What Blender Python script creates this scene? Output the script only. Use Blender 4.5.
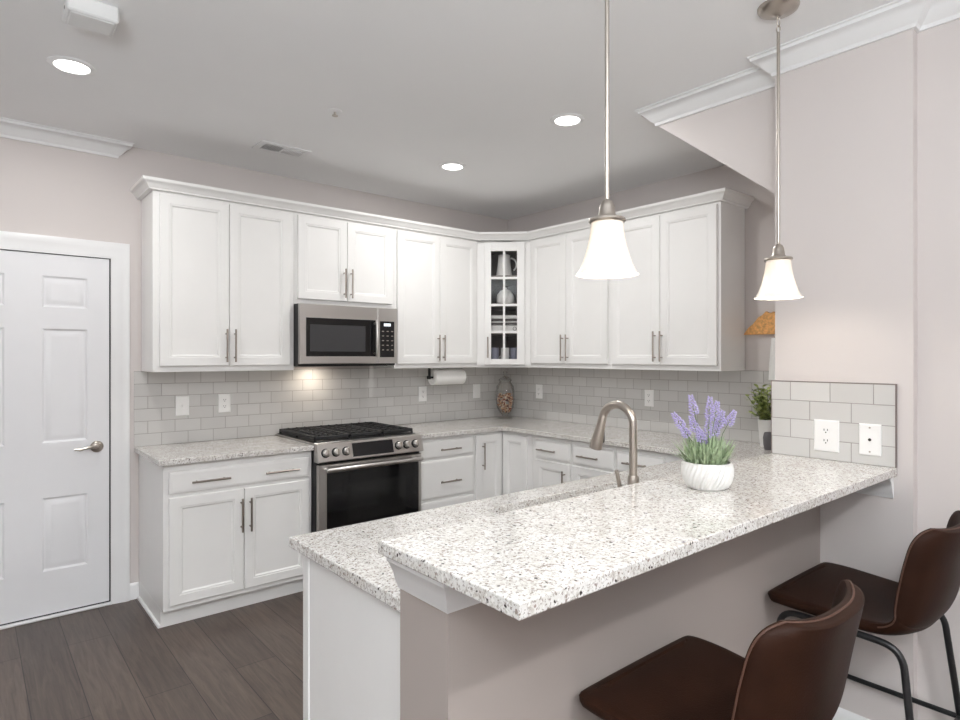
import bpy, math, random
from mathutils import Matrix, Vector
PI = math.pi
sc = bpy.context.scene
for o in list(bpy.data.objects):
    bpy.data.objects.remove(o)

# ------------------------------------------------------------------ camera
CAM = (-3.8036, -4.1995, 1.4635)
cam = bpy.data.cameras.new('camera')
cam.sensor_width = 36.0
cam.lens = 612.137 / 960 * 36.0
cam.shift_x = (480 - 488.65) / 960
cam.shift_y = (356.15 - 360) / 960
cam.clip_start = 0.05
camo = bpy.data.objects.new('camera', cam)
sc.collection.objects.link(camo)
camo.location = CAM
camo.rotation_euler = (PI / 2, 0, -0.7046)
sc.camera = camo

# ------------------------------------------------------------------ world, lights, exposure
sc.view_settings.view_transform = 'Standard'
sc.view_settings.look = 'None'
sc.view_settings.gamma = 1.0
sc.view_settings.use_curve_mapping = False
sc.view_settings.exposure = 0.0
H = 2.724
w = bpy.data.worlds.new('world')
sc.world = w
w.use_nodes = True
w.node_tree.nodes['Background'].inputs[0].default_value = (0.97, 0.985, 1.0, 1)
w.node_tree.nodes['Background'].inputs[1].default_value = 0.45


def area(name, loc, rot, size, power, color=(1, 1, 1), shape='DISK', sy=None, spread=PI):
    l = bpy.data.lights.new(name, 'AREA')
    l.shape = shape
    l.size = size
    if sy:
        l.size_y = sy
    l.energy = power
    l.color = color
    l.spread = spread
    o = bpy.data.objects.new(name, l)
    sc.collection.objects.link(o)
    o.location = loc
    o.rotation_euler = rot
    return o


WARM = (1.0, 0.99, 0.975)
DOWN = [(-3.461, -1.007), (-1.358, -0.953), (-1.372, -1.987)]
for (x, y), q in zip(DOWN, (10.5, 9, 10)):
    area('downlight_lamp', (x, y, H - 0.012), (0, 0, 0), 0.13, q, WARM)
# the dining side behind the camera: ceiling lamps, plus an added uplight
for x, y, q in [(-4.7, -3.9, 2), (-2.9, -5.2, 36)]:
    area('dining_lamp', (x, y, H - 0.012), (0, 0, 0), 0.16, q, (0.97, 0.985, 1.0))
area('bounce_fill', (-4.9, -5.2, 1.6), (PI, 0, 0), 1.4, 262, (0.90, 0.96, 1.0))  # added unseen uplight, brightens the ceiling for soft bounce
try:
    sc.cycles.use_denoising = True
    sc.cycles.max_bounces = 8
    sc.cycles.diffuse_bounces = 5
    sc.cycles.sample_clamp_indirect = 6.0
except Exception:
    pass


# ------------------------------------------------------------------ materials
def lin(r, g, b):
    f = lambda c: (c / 255 / 12.92) if c / 255 <= 0.04045 else ((c / 255 + 0.055) / 1.055) ** 2.4
    return (f(r), f(g), f(b), 1)


def nt(name):
    m = bpy.data.materials.new(name)
    m.use_nodes = True
    n = m.node_tree
    return m, n, n.nodes, n.links, n.nodes['Principled BSDF']


def plain(name, col, rough=0.5, metal=0.0, var=0.03, scale=6.0, bump=0.0, bscale=200.0, spec=0.5, coat=0.0):
    m, n, N, L, b = nt(name)
    b.inputs['Roughness'].default_value = rough
    b.inputs['Metallic'].default_value = metal
    b.inputs['Specular IOR Level'].default_value = spec
    b.inputs['Coat Weight'].default_value = coat
    tc = N.new('ShaderNodeTexCoord')
    no = N.new('ShaderNodeTexNoise')
    no.inputs['Scale'].default_value = scale
    no.inputs['Detail'].default_value = 3
    L.new(tc.outputs['Object'], no.inputs['Vector'])
    r = N.new('ShaderNodeValToRGB')
    c = list(col)
    r.color_ramp.elements[0].position = 0.3
    r.color_ramp.elements[1].position = 0.7
    r.color_ramp.elements[0].color = [max(0, v * (1 - var)) for v in c[:3]] + [1]
    r.color_ramp.elements[1].color = [min(1, v * (1 + var)) for v in c[:3]] + [1]
    L.new(no.outputs['Fac'], r.inputs['Fac'])
    L.new(r.outputs['Color'], b.inputs['Base Color'])
    if bump:
        n2 = N.new('ShaderNodeTexNoise')
        n2.inputs['Scale'].default_value = bscale
        n2.inputs['Detail'].default_value = 4
        L.new(tc.outputs['Object'], n2.inputs['Vector'])
        bp = N.new('ShaderNodeBump')
        bp.inputs['Strength'].default_value = bump
        bp.inputs['Distance'].default_value = 0.002
        L.new(n2.outputs['Fac'], bp.inputs['Height'])
        L.new(bp.outputs['Normal'], b.inputs['Normal'])
    return m


def emit(name, col, st):
    m, n, N, L, b = nt(name)
    b.inputs['Base Color'].default_value = col
    b.inputs['Emission Color'].default_value = col
    b.inputs['Emission Strength'].default_value = st
    return m


def tile_mat(name, axis, off_u, off_v, row=0.0757, bw=0.1515):
    m, n, N, L, b = nt(name)
    geo = N.new('ShaderNodeNewGeometry')
    sp = N.new('ShaderNodeSeparateXYZ')
    L.new(geo.outputs['Position'], sp.inputs[0])
    cb = N.new('ShaderNodeCombineXYZ')
    a1 = N.new('ShaderNodeMath'); a1.operation = 'ADD'; a1.inputs[1].default_value = off_u
    a2 = N.new('ShaderNodeMath'); a2.operation = 'ADD'; a2.inputs[1].default_value = off_v
    L.new(sp.outputs['X' if axis == 'x' else 'Y'], a1.inputs[0])
    L.new(sp.outputs['Z'], a2.inputs[0])
    L.new(a1.outputs[0], cb.inputs['X'])
    L.new(a2.outputs[0], cb.inputs['Y'])
    br = N.new('ShaderNodeTexBrick')
    br.offset = 0.5
    br.inputs['Scale'].default_value = 1.0
    br.inputs['Brick Width'].default_value = bw
    br.inputs['Row Height'].default_value = row
    br.inputs['Mortar Size'].default_value = 0.0016
    br.inputs['Mortar Smooth'].default_value = 0.3
    br.inputs['Color1'].default_value = lin(200, 198, 195)
    br.inputs['Color2'].default_value = lin(209, 207, 204)
    br.inputs['Mortar'].default_value = lin(158, 152, 148)
    L.new(cb.outputs[0], br.inputs['Vector'])
    L.new(br.outputs['Color'], b.inputs['Base Color'])
    b.inputs['Roughness'].default_value = 0.16
    bp = N.new('ShaderNodeBump')
    bp.inputs['Strength'].default_value = 0.6
    bp.inputs['Distance'].default_value = 0.002
    bp.invert = True
    L.new(br.outputs['Fac'], bp.inputs['Height'])
    no = N.new('ShaderNodeTexNoise')
    no.inputs['Scale'].default_value = 9
    L.new(geo.outputs['Position'], no.inputs['Vector'])
    bp2 = N.new('ShaderNodeBump')
    bp2.inputs['Strength'].default_value = 0.15
    bp2.inputs['Distance'].default_value = 0.004
    L.new(no.outputs['Fac'], bp2.inputs['Height'])
    L.new(bp.outputs['Normal'], bp2.inputs['Normal'])
    L.new(bp2.outputs['Normal'], b.inputs['Normal'])
    return m


def granite_mat():
    m, n, N, L, b = nt('granite')
    geo = N.new('ShaderNodeNewGeometry')

    def noise(scale, detail=3, rough=0.6):
        x = N.new('ShaderNodeTexNoise')
        x.inputs['Scale'].default_value = scale
        x.inputs['Detail'].default_value = detail
        x.inputs['Roughness'].default_value = rough
        L.new(geo.outputs['Position'], x.inputs['Vector'])
        return x

    def ramp(src, p0, p1):
        r = N.new('ShaderNodeMapRange')
        r.inputs['From Min'].default_value = p0
        r.inputs['From Max'].default_value = p1
        L.new(src, r.inputs['Value'])
        return r.outputs[0]

    def mix(fac, a, bcol):
        x = N.new('ShaderNodeMix')
        x.data_type = 'RGBA'
        L.new(fac, x.inputs[0])
        if isinstance(a, tuple):
            x.inputs[6].default_value = a
        else:
            L.new(a, x.inputs[6])
        x.inputs[7].default_value = bcol
        return x.outputs[2]
    big = ramp(noise(14).outputs['Fac'], 0.40, 0.62)
    c = mix(big, lin(230, 228, 225), lin(217, 214, 209))
    med = ramp(noise(75, 4, 0.7).outputs['Fac'], 0.52, 0.60)
    c = mix(med, c, lin(194, 188, 181))
    gr = ramp(noise(170, 3, 0.65).outputs['Fac'], 0.545, 0.62)
    c = mix(gr, c, lin(146, 136, 128))
    wh = ramp(noise(95, 2, 0.5).outputs['Fac'], 0.62, 0.68)
    c = mix(wh, c, lin(238, 236, 232))
    v = N.new('ShaderNodeTexVoronoi')
    v.inputs['Scale'].default_value = 105
    v.inputs['Randomness'].default_value = 1.0
    ad = N.new('ShaderNodeVectorMath'); ad.operation = 'ADD'
    nz = noise(45, 2)
    scl = N.new('ShaderNodeVectorMath'); scl.operation = 'SCALE'; scl.inputs['Scale'].default_value = 0.016
    L.new(nz.outputs['Color'], scl.inputs[0])
    L.new(geo.outputs['Position'], ad.inputs[0])
    L.new(scl.outputs[0], ad.inputs[1])
    L.new(ad.outputs[0], v.inputs['Vector'])
    sp = N.new('ShaderNodeSeparateColor')
    L.new(v.outputs['Color'], sp.inputs[0])
    sel = ramp(sp.outputs[0], 0.925, 0.935)
    near = ramp(v.outputs['Distance'], 0.42, 0.30)
    mu = N.new('ShaderNodeMath'); mu.operation = 'MULTIPLY'
    L.new(sel, mu.inputs[0]); L.new(near, mu.inputs[1])
    c = mix(mu.outputs[0], c, lin(62, 54, 52))
    sel2 = ramp(sp.outputs[1], 0.89, 0.90)
    mu2 = N.new('ShaderNodeMath'); mu2.operation = 'MULTIPLY'
    L.new(sel2, mu2.inputs[0]); L.new(near, mu2.inputs[1])
    c = mix(mu2.outputs[0], c, lin(152, 138, 130))
    L.new(c, b.inputs['Base Color'])
    b.inputs['Roughness'].default_value = 0.12
    return m


def floor_mat():
    m, n, N, L, b = nt('floor_wood')
    geo = N.new('ShaderNodeNewGeometry')
    sp = N.new('ShaderNodeSeparateXYZ')
    L.new(geo.outputs['Position'], sp.inputs[0])
    cb = N.new('ShaderNodeCombineXYZ')
    L.new(sp.outputs['Y'], cb.inputs['X'])
    L.new(sp.outputs['X'], cb.inputs['Y'])
    br = N.new('ShaderNodeTexBrick')
    br.offset = 0.37
    br.offset_frequency = 2
    br.inputs['Scale'].default_value = 1
    br.inputs['Brick Width'].default_value = 1.25
    br.inputs['Row Height'].default_value = 0.19
    br.inputs['Mortar Size'].default_value = 0.0018
    br.inputs['Bias'].default_value = 0.0
    br.inputs['Color1'].default_value = lin(80, 70, 65)
    br.inputs['Color2'].default_value = lin(100, 89, 82)
    br.inputs['Mortar'].default_value = lin(38, 30, 28)
    L.new(cb.outputs[0], br.inputs['Vector'])
    mp = N.new('ShaderNodeMapping')
    mp.inputs['Scale'].default_value = (30, 1.9, 1)
    L.new(geo.outputs['Position'], mp.inputs['Vector'])
    no = N.new('ShaderNodeTexNoise')
    no.inputs['Scale'].default_value = 1.6
    no.inputs['Detail'].default_value = 7
    no.inputs['Roughness'].default_value = 0.65
    no.inputs['Distortion'].default_value = 1.2
    L.new(mp.outputs[0], no.inputs['Vector'])
    rp = N.new('ShaderNodeValToRGB')
    rp.color_ramp.elements[0].position = 0.3
    rp.color_ramp.elements[0].color = (0.55, 0.52, 0.50, 1)
    rp.color_ramp.elements[1].position = 0.72
    rp.color_ramp.elements[1].color = (1.2, 1.15, 1.08, 1)
    L.new(no.outputs['Fac'], rp.inputs['Fac'])
    mx = N.new('ShaderNodeMix')
    mx.data_type = 'RGBA'
    mx.blend_type = 'MULTIPLY'
    mx.inputs[0].default_value = 1
    L.new(br.outputs['Color'], mx.inputs[6])
    L.new(rp.outputs['Color'], mx.inputs[7])
    L.new(mx.outputs[2], b.inputs['Base Color'])
    b.inputs['Roughness'].default_value = 0.42
    bp = N.new('ShaderNodeBump')
    bp.inputs['Strength'].default_value = 0.25
    bp.inputs['Distance'].default_value = 0.002
    L.new(no.outputs['Fac'], bp.inputs['Height'])
    L.new(bp.outputs['Normal'], b.inputs['Normal'])
    return m


def brushed(name, col, rough=0.28, stretch=(1, 1, 120)):
    m, n, N, L, b = nt(name)
    b.inputs['Metallic'].default_value = 1
    tc = N.new('ShaderNodeTexCoord')
    mp = N.new('ShaderNodeMapping')
    mp.inputs['Scale'].default_value = stretch
    L.new(tc.outputs['Object'], mp.inputs['Vector'])
    no = N.new('ShaderNodeTexNoise')
    no.inputs['Scale'].default_value = 4
    no.inputs['Detail'].default_value = 3
    L.new(mp.outputs[0], no.inputs['Vector'])
    mr = N.new('ShaderNodeMapRange')
    mr.inputs['To Min'].default_value = rough - 0.07
    mr.inputs['To Max'].default_value = rough + 0.1
    L.new(no.outputs['Fac'], mr.inputs['Value'])
    L.new(mr.outputs[0], b.inputs['Roughness'])
    b.inputs['Base Color'].default_value = col
    return m


def glass_mat(name, tint=(1, 1, 1, 1), mixf=0.94, rough=0.02):
    m, n, N, L, b = nt(name)
    out = N['Material Output']
    tr = N.new('ShaderNodeBsdfTransparent')
    tr.inputs[0].default_value = tint
    gl = N.new('ShaderNodeBsdfGlossy')
    gl.inputs['Roughness'].default_value = rough
    fr = N.new('ShaderNodeLayerWeight')
    fr.inputs['Blend'].default_value = 0.25
    mr = N.new('ShaderNodeMapRange')
    mr.inputs['To Min'].default_value = 1 - mixf - 0.06
    mr.inputs['To Max'].default_value = 0.7
    L.new(fr.outputs['Fresnel'], mr.inputs['Value'])
    mx = N.new('ShaderNodeMixShader')
    L.new(mr.outputs[0], mx.inputs[0])
    L.new(tr.outputs[0], mx.inputs[1])
    L.new(gl.outputs[0], mx.inputs[2])
    L.new(mx.outputs[0], out.inputs['Surface'])
    return m


def shade_mat():
    m, n, N, L, b = nt('frosted_glass')
    out = N['Material Output']
    tl = N.new('ShaderNodeBsdfTranslucent')
    tl.inputs[0].default_value = (1.0, 0.88, 0.74, 1)
    df = N.new('ShaderNodeBsdfPrincipled')
    df.inputs['Base Color'].default_value = (0.9, 0.86, 0.8, 1)
    df.inputs['Roughness'].default_value = 0.25
    mx = N.new('ShaderNodeMixShader')
    mx.inputs[0].default_value = 0.955
    L.new(tl.outputs[0], mx.inputs[1])
    L.new(df.outputs[0], mx.inputs[2])
    L.new(mx.outputs[0], out.inputs['Surface'])
    return m


M = {}
M['cabinet'] = plain('cabinet_paint', lin(240, 239, 237), 0.32, var=0.01)
M['trim'] = plain('trim_paint', lin(240, 240, 240), 0.35, var=0.01)
M['door'] = plain('door_paint', lin(236, 236, 238), 0.38, var=0.01)
M['wall'] = plain('wall_paint', lin(213, 206, 203), 0.6, var=0.012, scale=2, bump=0.05, bscale=300)
M['wall_bar'] = plain('wall_paint_shaded', lin(164, 154, 148), 0.6, var=0.012, scale=2, bump=0.05, bscale=300)  # wall paint darkened: shade below the bar put into the colour
M['ceiling'] = plain('ceiling_paint', lin(246, 246, 246), 0.8, var=0.008, scale=2)
M['floor'] = floor_mat()
M['granite'] = granite_mat()
M['tile_a'] = tile_mat('tile_back', 'x', 2.666 + 0.1515 * 20, -0.916 + 0.0757 * 20)
M['tile_b'] = tile_mat('tile_right', 'y', 3.0 + 0.1515 * 20, -0.916 + 0.0757 * 20)
M['tile_c'] = tile_mat('tile_column', 'y', 3.087 + 0.1515 * 20, -1.056 + 0.0757 * 20)
M['edge'] = plain('tile_edge', lin(120, 108, 104), 0.4)
M['steel'] = brushed('stainless_steel', (0.62, 0.60, 0.58, 1), 0.30)
M['nickel'] = brushed('brushed_nickel', (0.47, 0.425, 0.38, 1), 0.30, (60, 60, 4))
M['pull'] = brushed('pull_nickel', (0.36, 0.315, 0.28, 1), 0.32, (60, 60, 4))
M['blackglass'] = plain('black_glass', (0.006, 0.006, 0.007, 1), 0.06, var=0)
M['greyglass'] = plain('oven_window_glass', (0.013, 0.013, 0.013, 1), 0.08, var=0)
M['microglass'] = plain('microwave_window_glass', (0.05, 0.05, 0.053, 1), 0.12, var=0)
M['black'] = plain('black_plastic', (0.012, 0.012, 0.013, 1), 0.4)
M['iron'] = plain('cast_iron', (0.012, 0.012, 0.013, 1), 0.55, bump=0.2)
M['burner'] = plain('burner_metal', (0.6, 0.58, 0.54, 1), 0.3, metal=0.9)
M['blackmetal'] = plain('black_metal', (0.01, 0.01, 0.011, 1), 0.35)
M['leather'] = plain('brown_leather', lin(42, 24, 16), 0.5, spec=0.10, var=0.18, scale=9, bump=0.35, bscale=260)
M['stitch'] = plain('stitching', lin(76, 48, 36), 0.6, bump=0.6, bscale=160)
M['plate'] = plain('white_plastic', lin(244, 243, 241), 0.3, var=0.0)
M['slot'] = plain('dark_slot', (0.03, 0.028, 0.026, 1), 0.5)
M['paper'] = plain('paper', lin(244, 243, 240), 0.9, bump=0.3, bscale=60)
M['ceramic'] = plain('white_ceramic', lin(228, 227, 224), 0.28, var=0.01)
M['darkpot'] = plain('dark_ceramic', lin(92, 90, 92), 0.4, var=0.1)
M['soil'] = plain('soil', lin(60, 46, 36), 0.9, var=0.4, scale=80)
M['leaf'] = plain('grey_green_leaf', lin(166, 184, 148), 0.5, var=0.3, scale=60)
M['leaf2'] = plain('green_leaf', lin(168, 180, 112), 0.45, var=0.45, scale=50)
M['stem'] = plain('stem_green', lin(104, 124, 88), 0.6)
M['lavender'] = plain('lavender_bloom', lin(186, 176, 216), 0.7, var=0.2, scale=160)
M['wood'] = plain('honey_wood', lin(232, 172, 106), 0.55, var=0.28, scale=70)
M['cloth'] = plain('white_cloth', lin(246, 246, 244), 0.9)
M['glass'] = glass_mat('clear_glass')
M['jarglass'] = glass_mat('jar_glass', (0.95, 0.95, 0.94, 1), 0.86)
M['shade'] = shade_mat()
M['bulb'] = emit('bulb_glow', (1.0, 0.86, 0.66, 1), 8)
M['lens'] = emit('downlight_glow', (1.0, 0.97, 0.93, 1), 9)
M['potpourri_a'] = plain('shell_cream', lin(220, 188, 156), 0.5, var=0.5, scale=40)
M['inside'] = plain('cabinet_inside_shade', lin(118, 110, 103), 0.5)  # shade of the unlit interior put into the colour
M['greycup'] = plain('grey_blue_ceramic', lin(140, 142, 158), 0.35)
M['dish'] = plain('dark_dish', lin(70, 66, 64), 0.4)
M['ventdark'] = plain('vent_shadow', lin(48, 46, 46), 0.8)
M['fixture'] = plain('white_box_plastic', lin(228, 228, 227), 0.4)


def display_mat():
    m, n, N, L, b = nt('display_glass')
    b.inputs['Base Color'].default_value = (0.012, 0.012, 0.014, 1)
    b.inputs['Roughness'].default_value = 0.1
    return m


M['display'] = display_mat()


# ------------------------------------------------------------------ mesh helpers
class MB:
    def __init__(s, m=None):
        s.v = []
        s.f = []
        s.M = m
        s.smooth = False

    def add(s, vs, fs):
        k = len(s.v)
        for p in vs:
            p = Vector(p)
            s.v.append(s.M @ p if s.M else p)
        s.f += [tuple(i + k for i in f) for f in fs]

    def box(s, x0, x1, y0, y1, z0, z1, bev=0.0):
        x0, x1 = min(x0, x1), max(x0, x1)
        y0, y1 = min(y0, y1), max(y0, y1)
        z0, z1 = min(z0, z1), max(z0, z1)
        if bev <= 0:
            vs = [(x, y, z) for z in (z0, z1) for y in (y0, y1) for x in (x0, x1)]
            s.add(vs, [(0, 2, 3, 1), (4, 5, 7, 6), (0, 1, 5, 4), (2, 6, 7, 3), (0, 4, 6, 2), (1, 3, 7, 5)])
            return
        b = min(bev, (x1 - x0) / 2.01, (y1 - y0) / 2.01, (z1 - z0) / 2.01)
        # chamfered box: 24 verts
        vs = []
        idx = {}
        for ix, (x, sx) in enumerate(((x0, 1), (x1, -1))):
            for iy, (y, sy) in enumerate(((y0, 1), (y1, -1))):
                for iz, (z, sz) in enumerate(((z0, 1), (z1, -1))):
                    idx[ix, iy, iz, 'x'] = len(vs); vs.append((x, y + sy * b, z + sz * b))
                    idx[ix, iy, iz, 'y'] = len(vs); vs.append((x + sx * b, y, z + sz * b))
                    idx[ix, iy, iz, 'z'] = len(vs); vs.append((x + sx * b, y + sy * b, z))
        I = idx
        fs = []
        for i in (0, 1):
            q = [I[i, 0, 0, 'x'], I[i, 1, 0, 'x'], I[i, 1, 1, 'x'], I[i, 0, 1, 'x']]
            fs.append(q[::-1] if i == 0 else q)
            q = [I[0, i, 0, 'y'], I[1, i, 0, 'y'], I[1, i, 1, 'y'], I[0, i, 1, 'y']]
            fs.append(q if i == 0 else q[::-1])
            q = [I[0, 0, i, 'z'], I[1, 0, i, 'z'], I[1, 1, i, 'z'], I[0, 1, i, 'z']]
            fs.append(q[::-1] if i == 0 else q)
        for i in (0, 1):
            for j in (0, 1):
                fs.append([I[i, j, 0, 'x'], I[i, j, 1, 'x'], I[i, j, 1, 'y'], I[i, j, 0, 'y']])
                fs.append([I[i, 0, j, 'x'], I[i, 1, j, 'x'], I[i, 1, j, 'z'], I[i, 0, j, 'z']])
                fs.append([I[0, i, j, 'y'], I[1, i, j, 'y'], I[1, i, j, 'z'], I[0, i, j, 'z']])
        for i in (0, 1):
            for j in (0, 1):
                for k in (0, 1):
                    fs.append([I[i, j, k, 'x'], I[i, j, k, 'y'], I[i, j, k, 'z']])
        s.add(vs, fs)

    def tube(s, pts, r, n=10, cap=True):
        pts = [Vector(p) for p in pts]
        rs = r if isinstance(r, (list, tuple)) else [r] * len(pts)
        up = None
        rings = []
        for i, p in enumerate(pts):
            d = (pts[min(i + 1, len(pts) - 1)] - pts[max(i - 1, 0)])
            d = d.normalized() if d.length > 1e-9 else Vector((0, 0, 1))
            if up is None:
                a = Vector((0, 0, 1)) if abs(d.z) < 0.9 else Vector((1, 0, 0))
                up = (a - d * a.dot(d)).normalized()
            else:
                up = (up - d * up.dot(d)).normalized()
            sd = d.cross(up)
            rings.append([p + (up * math.cos(2 * PI * k / n) + sd * math.sin(2 * PI * k / n)) * rs[i] for k in range(n)])
        vs = [v for rg in rings for v in rg]
        fs = []
        for i in range(len(rings) - 1):
            for k in range(n):
                a, b2 = i * n + k, i * n + (k + 1) % n
                fs.append((a, b2, b2 + n, a + n))
        if cap:
            fs.append(tuple(range(n))[::-1])
            fs.append(tuple(range((len(rings) - 1) * n, len(rings) * n)))
        s.add(vs, fs)

    def lathe(s, c, prof, n=32, sx=1.0, sy=1.0, axis='z'):
        vs = []
        for r, z in prof:
            for k in range(n):
                a = 2 * PI * k / n
                if axis == 'z':
                    vs.append((c[0] + r * math.cos(a) * sx, c[1] + r * math.sin(a) * sy, c[2] + z))
                elif axis == 'x':
                    vs.append((c[0] + z, c[1] + r * math.cos(a), c[2] + r * math.sin(a)))
                else:
                    vs.append((c[0] + r * math.cos(a), c[1] + z, c[2] - r * math.sin(a)))
        fs = []
        for i in range(len(prof) - 1):
            for k in range(n):
                a, b = i * n + k, i * n + (k + 1) % n
                fs.append((a, b, b + n, a + n))
        if prof[0][0] > 1e-6:
            fs.append(tuple(range(n))[::-1])
        if prof[-1][0] > 1e-6:
            fs.append(tuple(range((len(prof) - 1) * n, len(prof) * n)))
        s.add(vs, fs)

    def prism(s, poly, axis, a0, a1):
        """poly of 2-D points extruded along axis ('x','y','z')."""
        def P(p, a):
            return {'x': (a, p[0], p[1]), 'y': (p[0], a, p[1]), 'z': (p[0], p[1], a)}[axis]
        n = len(poly)
        vs = [P(p, a0) for p in poly] + [P(p, a1) for p in poly]
        fs = [tuple(range(n))[::-1], tuple(range(n, 2 * n))]
        for i in range(n):
            j = (i + 1) % n
            fs.append((i, j, j + n, i + n))
        s.add(vs, fs)

    def rings(s, x0, x1, z0, z1, y, lst, back=True):
        """front facing -y: nested rectangles; lst = (inset, depth outward)."""
        vs = []
        fs = []
        for ins, d in lst:
            yy = y - d
            vs += [(x0 + ins, yy, z0 + ins), (x1 - ins, yy, z0 + ins), (x1 - ins, yy, z1 - ins), (x0 + ins, yy, z1 - ins)]
        for i in range(len(lst) - 1):
            for k in range(4):
                a, b = i * 4 + k, i * 4 + (k + 1) % 4
                fs.append((a, b, b + 4, a + 4))
        e = (len(lst) - 1) * 4
        fs.append((e, e + 1, e + 2, e + 3))
        if back:
            fs.append((3, 2, 1, 0))
        s.add(vs, fs)

    def sweep(s, path, prof, side=1, closed=False):
        """path of xy points, profile of (offset, z); offset goes to the right of travel when side = 1."""
        n = len(path)
        P = [Vector((p[0], p[1])) for p in path]
        m = len(prof)
        vs = []
        for i in range(n):
            def nrm(a, b):
                d = (b - a).normalized()
                return Vector((d.y, -d.x)) * side
            if i == 0:
                o = nrm(P[0], P[1])
            elif i == n - 1:
                o = nrm(P[n - 2], P[n - 1])
            else:
                n1, n2 = nrm(P[i - 1], P[i]), nrm(P[i], P[i + 1])
                t = (n1 + n2)
                o = t / (1 + n1.dot(n2))
            for q, z in prof:
                vs.append((P[i].x + o.x * q, P[i].y + o.y * q, z))
        fs = []
        for i in range(n - 1):
            for k in range(m):
                a, b = i * m + k, i * m + (k + 1) % m
                fs.append((a, b, b + m, a + m))
        fs.append(tuple(range(m))[::-1])
        fs.append(tuple(range((n - 1) * m, n * m)))
        s.add(vs, fs)

    def grid(s, rows):
        """rows: list of equal-length lists of points -> open surface"""
        n = len(rows[0])
        vs = [p for r in rows for p in r]
        fs = []
        for i in range(len(rows) - 1):
            for k in range(n - 1):
                a = i * n + k
                fs.append((a, a + 1, a + n + 1, a + n))
        s.add(vs, fs)

    def build(s, name, mat, parent=None, smooth=True, angle=35, subsurf=0):
        me = bpy.data.meshes.new(name)
        off = Vector((0, 0, 0))
        p = parent
        while p:
            off += Vector(p.location)
            p = p.parent
        me.from_pydata([tuple(v - off) for v in s.v], [], s.f)
        import bmesh
        bm = bmesh.new()
        bm.from_mesh(me)
        bmesh.ops.recalc_face_normals(bm, faces=bm.faces)
        bm.to_mesh(me)
        bm.free()
        if smooth:
            me.polygons.foreach_set('use_smooth', [True] * len(me.polygons))
            me.set_sharp_from_angle(angle=math.radians(angle))
        me.materials.append(mat)
        o = bpy.data.objects.new(name, me)
        sc.collection.objects.link(o)
        if parent:
            o.parent = parent
        if subsurf:
            md = o.modifiers.new('subdivision', 'SUBSURF')
            md.levels = md.render_levels = subsurf
        return o


def tag(o, label=None, cat=None, group=None, kind=None):
    if label:
        o['label'] = label
    if cat:
        o['category'] = cat
    if group:
        o['group'] = group
    if kind:
        o['kind'] = kind
    return o


def thing(name, loc, label, cat, group=None):
    o = bpy.data.objects.new(name, None)
    o.empty_display_size = 0.05
    sc.collection.objects.link(o)
    o.location = loc
    return tag(o, label, cat, group)


def copy_tree(o, loc=None, label=None):
    r = o.copy()
    sc.collection.objects.link(r)
    if loc is not None:
        r.location = loc
    if label:
        r['label'] = label
    for ch in list(o.children):
        c = ch.copy()
        sc.collection.objects.link(c)
        c.parent = r
        for g in list(ch.children):
            d = g.copy()
            sc.collection.objects.link(d)
            d.parent = c
    return r


def struct(name, mb, mat, label, parent=None, smooth=True):
    o = mb.build(name, mat, parent, smooth)
    if parent is None:
        tag(o, label, kind='structure')
        o['category'] = name.split('_')[0]
    return o


def one(mb_fn, *a, **k):
    b = MB()
    getattr(b, mb_fn)(*a, **k)
    return b


# ------------------------------------------------------------------ the setting
b = MB(); b.box(-8, 0.15, -9, 0.15, -0.1, 0.0)
struct('floor', b, M['floor'], 'dark brown wide plank wood floor')
b = MB(); b.box(-8, 0.15, -9, 0.15, H, H + 0.1)
struct('ceiling', b, M['ceiling'], 'smooth off white ceiling with recessed lights')
DX0, DX1, DZ = -3.98, -3.166, 2.0343
b = MB()
b.box(-8, DX0 - 0.012, 0, 0.12, 0, H)
b.box(DX1 + 0.012, 0.12, 0, 0.12, 0, H)
b.box(DX0 - 0.012, DX1 + 0.012, 0, 0.12, DZ + 0.012, H)
b.box(DX0 - 0.012, DX1 + 0.012, 0.06, 0.12, 0, DZ + 0.012)
struct('wall_back', b, M['wall'], 'mauve beige back wall with the door and range')
b = MB(); b.box(0, 0.12, -3.1, 0, 0, H)
struct('wall_right', b, M['wall'], 'mauve beige right kitchen wall behind the corner cabinets')
XP, YB, YF, YPE = -1.2309, -3.0073, -3.4639, -3.5135
XW, YW = -1.2209, -3.0195
b = MB(); b.box(XW, 0, YPE, YW, 0, H)
struct('wall_column', b, M['wall'], 'wall column carrying the bar end and small tile panel')
XS = -1.118
b = MB(); b.prism([(-2.27, H), (YW, H), (YW, H + 0.784 * (YW + 2.27))], 'x', XS, 0)
struct('wall_stair', b, M['wall'], 'sloped triangular wall piece between ceiling and wall column')
b = MB(); b.box(-1.173, 0, -9, YPE, 0, H)
struct('wall_front', b, M['wall'], 'mauve beige wall to the right of the column')
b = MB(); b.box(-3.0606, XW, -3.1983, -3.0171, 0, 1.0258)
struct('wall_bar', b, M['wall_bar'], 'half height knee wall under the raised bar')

b = MB(); b.box(-7.62, -7.5, -7.2, 0, 0, H)
struct('wall_left', b, M['wall'], 'mauve beige left wall of the room')
b = MB(); b.box(-8, -1.173, -7.32, -7.2, 0, H)
struct('wall_rear', b, M['wall'], 'mauve beige rear wall of the dining side')

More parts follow.
